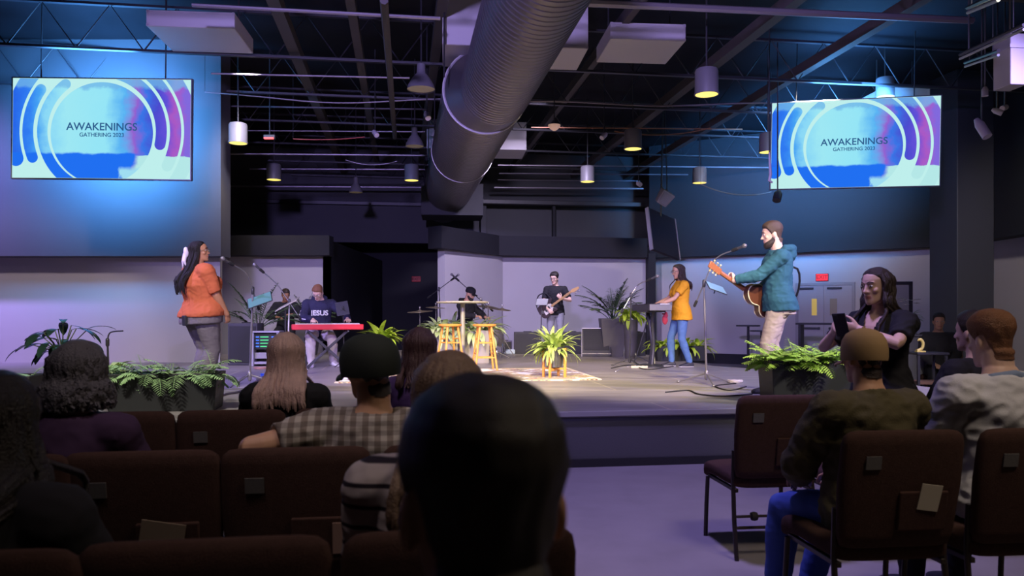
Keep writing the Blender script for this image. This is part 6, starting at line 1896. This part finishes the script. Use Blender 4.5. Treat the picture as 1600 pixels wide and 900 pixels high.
bass(world_of(BASS, (.14, .225, .97)), dir_of(BASS, (-.30, .05, .215)), dir_of(BASS, (.1, 1, -.05)), 'dark bass guitar with pale pickguard slung on the man at the back')
c = W(847, 472, 15.9)
mic_stand(S(845, 555), W(846, 478, 15.9), W(846, 474, 15.88), 'slim stand carrying a grey tablet beside the bass player', legs=.25, mic=False, counter=False, back=.01)
tablet(c, (R(-35), 0, R(-20)), .26, .17, 'grey tablet on a stand beside the bass player', mat('tab_grey', (1, 1, 1)))

# ---- drums
M_bronze = mat('cymbal_bronze', (.55, .48, .34), .3, metal=.8)
M_shell = mat('drum_shell', (.10, .09, .10), .3)
M_head = mat('drum_head', (.55, .53, .50), .5)
def drum(c, r, h, label, rot=(0, 0, 0), legs=None, name='drum'):
    t = thing(name, c, 0, label, 'drum', 'drums of the kit', rot=rot)
    MB().lathe([(r, 0), (r, h)], n=32).build('shell', M_shell, t)
    for z in (0, h):
        MB().lathe([(r + .012, z - .015), (r + .012, z + .015), (r - .01, z + .015), (r - .01, z - .015), (r + .012, z - .015)], n=32, cap=False).build('hoop', M_chrome, t)
        MB().lathe([(r - .012, z - .003), (r - .012, z + .003)], n=32).build('skin', M_head, t)
    for i in range(6):
        an = i * math.pi / 3; MB().tube([(math.cos(an) * (r + .01), math.sin(an) * (r + .01), .02), (math.cos(an) * (r + .01), math.sin(an) * (r + .01), h - .02)], .005, 5).build('lug', M_chrome, t)
    if legs:
        for i in range(3):
            an = i * 2.094; MB().tube([(math.cos(an) * r * .9, math.sin(an) * r * .9, .1 if h > .25 else 0), (math.cos(an) * (r + .06), math.sin(an) * (r + .06), -legs)], .008, 6).build('leg', M_chrome, t)
    return t
dc = W(730, 0, 14.6)
drum(vec(dc.x, 14.75, STAGE + .29), .27, .40, 'bass drum hidden behind the pale grey planters', rot=(R(90), 0, R(6)), name='bass_drum')
drum(vec(dc.x - .42, 14.95, STAGE + .58), .17, .14, 'snare drum to the left behind the planters', legs=.58, name='snare_drum')
drum(vec(dc.x + .50, 15.0, STAGE + .22), .19, .36, 'floor tom on short legs behind the right stool', legs=.22, name='floor_tom')
def cymbal(px, py, Y, label, r=.2, tilt=(0, 0), cat='cymbal'):
    c = W(px, py, Y)
    t = thing('cymbal_stand', (c.x, Y, STAGE), 0, label, 'cymbal', 'cymbals of the drum kit'); h = c.z - STAGE
    Rm = Matrix.Rotation(R(tilt[0]), 3, 'X') @ Matrix.Rotation(R(tilt[1]), 3, 'Y')
    MB().lathe([(.003, .028), (.02, .024), (.035, .008), (r, -.012), (r, -.015), (.035, .004), (.003, .02)], (0, 0, h), 36, rot=Rm).build('cymbal', M_bronze, t)
    MB().tube([(0, 0, .1), (0, 0, h + .06)], .009, 8).build('pole', M_chrome, t)
    MB().ell((0, 0, h + .07), (.018, .018, .022)).build('wing_nut', M_chrome, t)
    for a in range(3):
        d = vec(math.cos(a * 2.094 + .5), math.sin(a * 2.094 + .5), 0); MB().tube([vec(0, 0, .42), d * .14 + vec(0, 0, .2), d * .27 + vec(0, 0, .012)], .008, 6).build('leg', M_chrome, t)
    return t
cymbal(656, 486, 14.4, 'cymbal on a chrome stand, leftmost of the drum kit', .24, (4, -3))
cymbal(681, 480, 15.0, 'cymbal second from left of the drum kit', .20, (3, 3))
cymbal(785, 483, 15.0, 'cymbal on a stand, rightmost of the drum kit', .17, (6, 6))
cymbal(763, 479, 15.4, 'cymbal behind the right edge of the bar table top', .22, (8, 8))
t = thing('drum_throne', (DRUM.loc.x, DRUM.loc.y, STAGE), 0, 'round black drum throne under the drummer', 'stool')
MB().lathe([(.02, .40), (.17, .40), (.185, .43), (.18, .47), (.02, .48)], n=24).build('seat', M_blk, t)
MB().tube([(0, 0, .06), (0, 0, .41)], .015, 8).build('post', M_chrome, t)
for a in range(3): MB().tube([vec(0, 0, .2), vec(math.cos(a * 2.09), math.sin(a * 2.09), 0) * .25 + vec(0, 0, .012)], .010, 6).build('leg', M_chrome, t)
t = thing('stool', W(447, 0, 15.62).xy.to_3d() + vec(0, 0, STAGE), 0, 'plain black stool under the musician behind the music stand', 'stool')
MB().lathe([(.02, .42), (.17, .42), (.18, .45), (.16, .475), (.02, .48)], n=24).build('seat', M_blk, t)
for a in range(4): MB().tube([vec(math.cos(a * 1.571), math.sin(a * 1.571), 0) * .12 + vec(0, 0, .43), vec(math.cos(a * 1.571), math.sin(a * 1.571), 0) * .19], .012, 6).build('leg', M_std, t)

# ================================================================ BACK OF THE HALL, RIGHT
M_tbl = mat('table_black', (.03, .03, .035), .5)
def bistro(px, py, Y, r, label):
    c = W(px, py, Y)
    t = thing('bistro_table', (c.x, Y, 0), 0, label, 'table', 'bistro tables by the right wall')
    MB().lathe([(.01, c.z - .03), (r, c.z - .03), (r, c.z), (.01, c.z)], n=30).build('tabletop', M_tbl, t, angle=30)
    MB().tube([(0, 0, .02), (0, 0, c.z - .03)], .03, 10).build('post', M_tbl, t)
    MB().lathe([(.01, 0), (.22, 0), (.22, .02), (.04, .05)], n=24).build('base', M_tbl, t)
bistro(1169, 508, 18.3, .28, 'high black bistro table left of the guitarist legs')
bistro(1190, 516, 17.6, .26, 'lower black bistro table beside the guitarist legs')
c = W(1290, 506, 17.0)
t = thing('long_table', (c.x, 16.9, 0), rzr, 'long dark table before the double doors', 'table')
MB().box((0, 0, c.z), (1.25, .5, .04)).build('tabletop', M_tbl, t, bevel=.005)
for sx in (-1, 1): MB().box((sx * .55, 0, c.z / 2), (.05, .4, c.z)).build('leg', M_tbl, t)
# pedestal with white flowers, side table with ornament
c = W(1420, 0, 11.4)
t = thing('pedestal', (c.x, 11.4, 0), 0, 'grey pedestal carrying white flowers right of the phone woman', 'pedestal')
pz = CAMZ + (489 - 522) / 1200 * 11.4
MB().box((0, 0, pz / 2), (.30, .30, pz), taper=(1.1, 1.1)).build('column', mat('pedestal_grey', (.20, .20, .25), .7), t, bevel=.01)
MB().box((0, 0, pz - .015), (.36, .36, .03)).build('slab', mat('pedestal_grey', (1, 1, 1)), t, bevel=.006)
mb = MB(); rd = random.Random(3)
for i in range(30): blade(mb, (0, 0, .20), rd.uniform(0, 6.28), rd.uniform(.2, 1.3), rd.uniform(.16, .30), .022, rd.uniform(.8, 1.8))
fl = pot_plant((c.x, 11.4, pz), 'white flowering plant in a grey blue pot on the pedestal', .13, .20, mat('pot_greyblue', (.30, .33, .42), .5), mb, L_fern, name='flowering_plant')
for i in range(9):
    an = rd.uniform(0, 6.28); q = vec(math.cos(an) * rd.uniform(.05, .22), math.sin(an) * .15, rd.uniform(.36, .56)); mb = MB()
    for k_ in range(5): blade(mb, q, k_ * 1.257, .5, .06, .018, .6, 4)
    mb.build('flower', mat('petal_white', (.75, .72, .66), .6), fl)
c = W(1447, 550, 10.2)
t = thing('side_table', (c.x, 10.2, 0), 0, 'dark side table with a yellow ornament near the column', 'table')
MB().box((0, 0, c.z - .015), (.42, .36, .03)).build('tabletop', M_tbl, t, bevel=.004)
MB().box((0, .02, .45), (.36, .30, .04)).build('shelf', mat('brown_wood', (.16, .09, .05), .6), t, bevel=.004)
for sx in (-1, 1):
    for sy in (-1, 1): MB().box((sx * .18, sy * .15, (c.z - .03) / 2), (.03, .03, c.z - .03)).build('leg', M_tbl, t)
c2 = W(1438, 548, 10.15)
t = thing('ornament', (c2.x, 10.15, c.z), 0, 'small curved yellow ornament standing on the side table', 'ornament')
M_yel = mat('ornament_yellow', (.80, .66, .18), .4)
MB().tube(bez([vec(-.045, 0, .02), vec(.02, 0, .05), vec(.035, 0, .12), vec(.0, 0, .17), vec(-.035, 0, .15)], 16), [.02] * 13 + [.018, .016, .012, .008], 10).build('figure', M_yel, t)
MB().box((0, 0, .01), (.12, .07, .02)).build('foot', M_yel, t, bevel=.005)
c = W(1466, 545, 12.2)
t = thing('sideboard', (c.x, 12.2, 0), R(-10), 'brown sideboard behind the far seated man near the column', 'sideboard')
MB().box((0, 0, .44), (.60, .36, .82)).build('body', mat('brown_wood', (1, 1, 1)), t, bevel=.01)
MB().box((0, 0, .86), (.64, .40, .03)).build('top', M_tbl, t, bevel=.005)
for sx in (-1, 1):
    d_ = MB().box((sx * .145, -.185, .44), (.27, .02, .74)).build('door', mat('brown_wood2', (.19, .11, .06), .6), t, bevel=.004)
    MB().ell((sx * .03, -.20, .46), (.012, .012, .012)).build('knob', M_chrome, d_)
bpy.data.scenes.remove(FS)
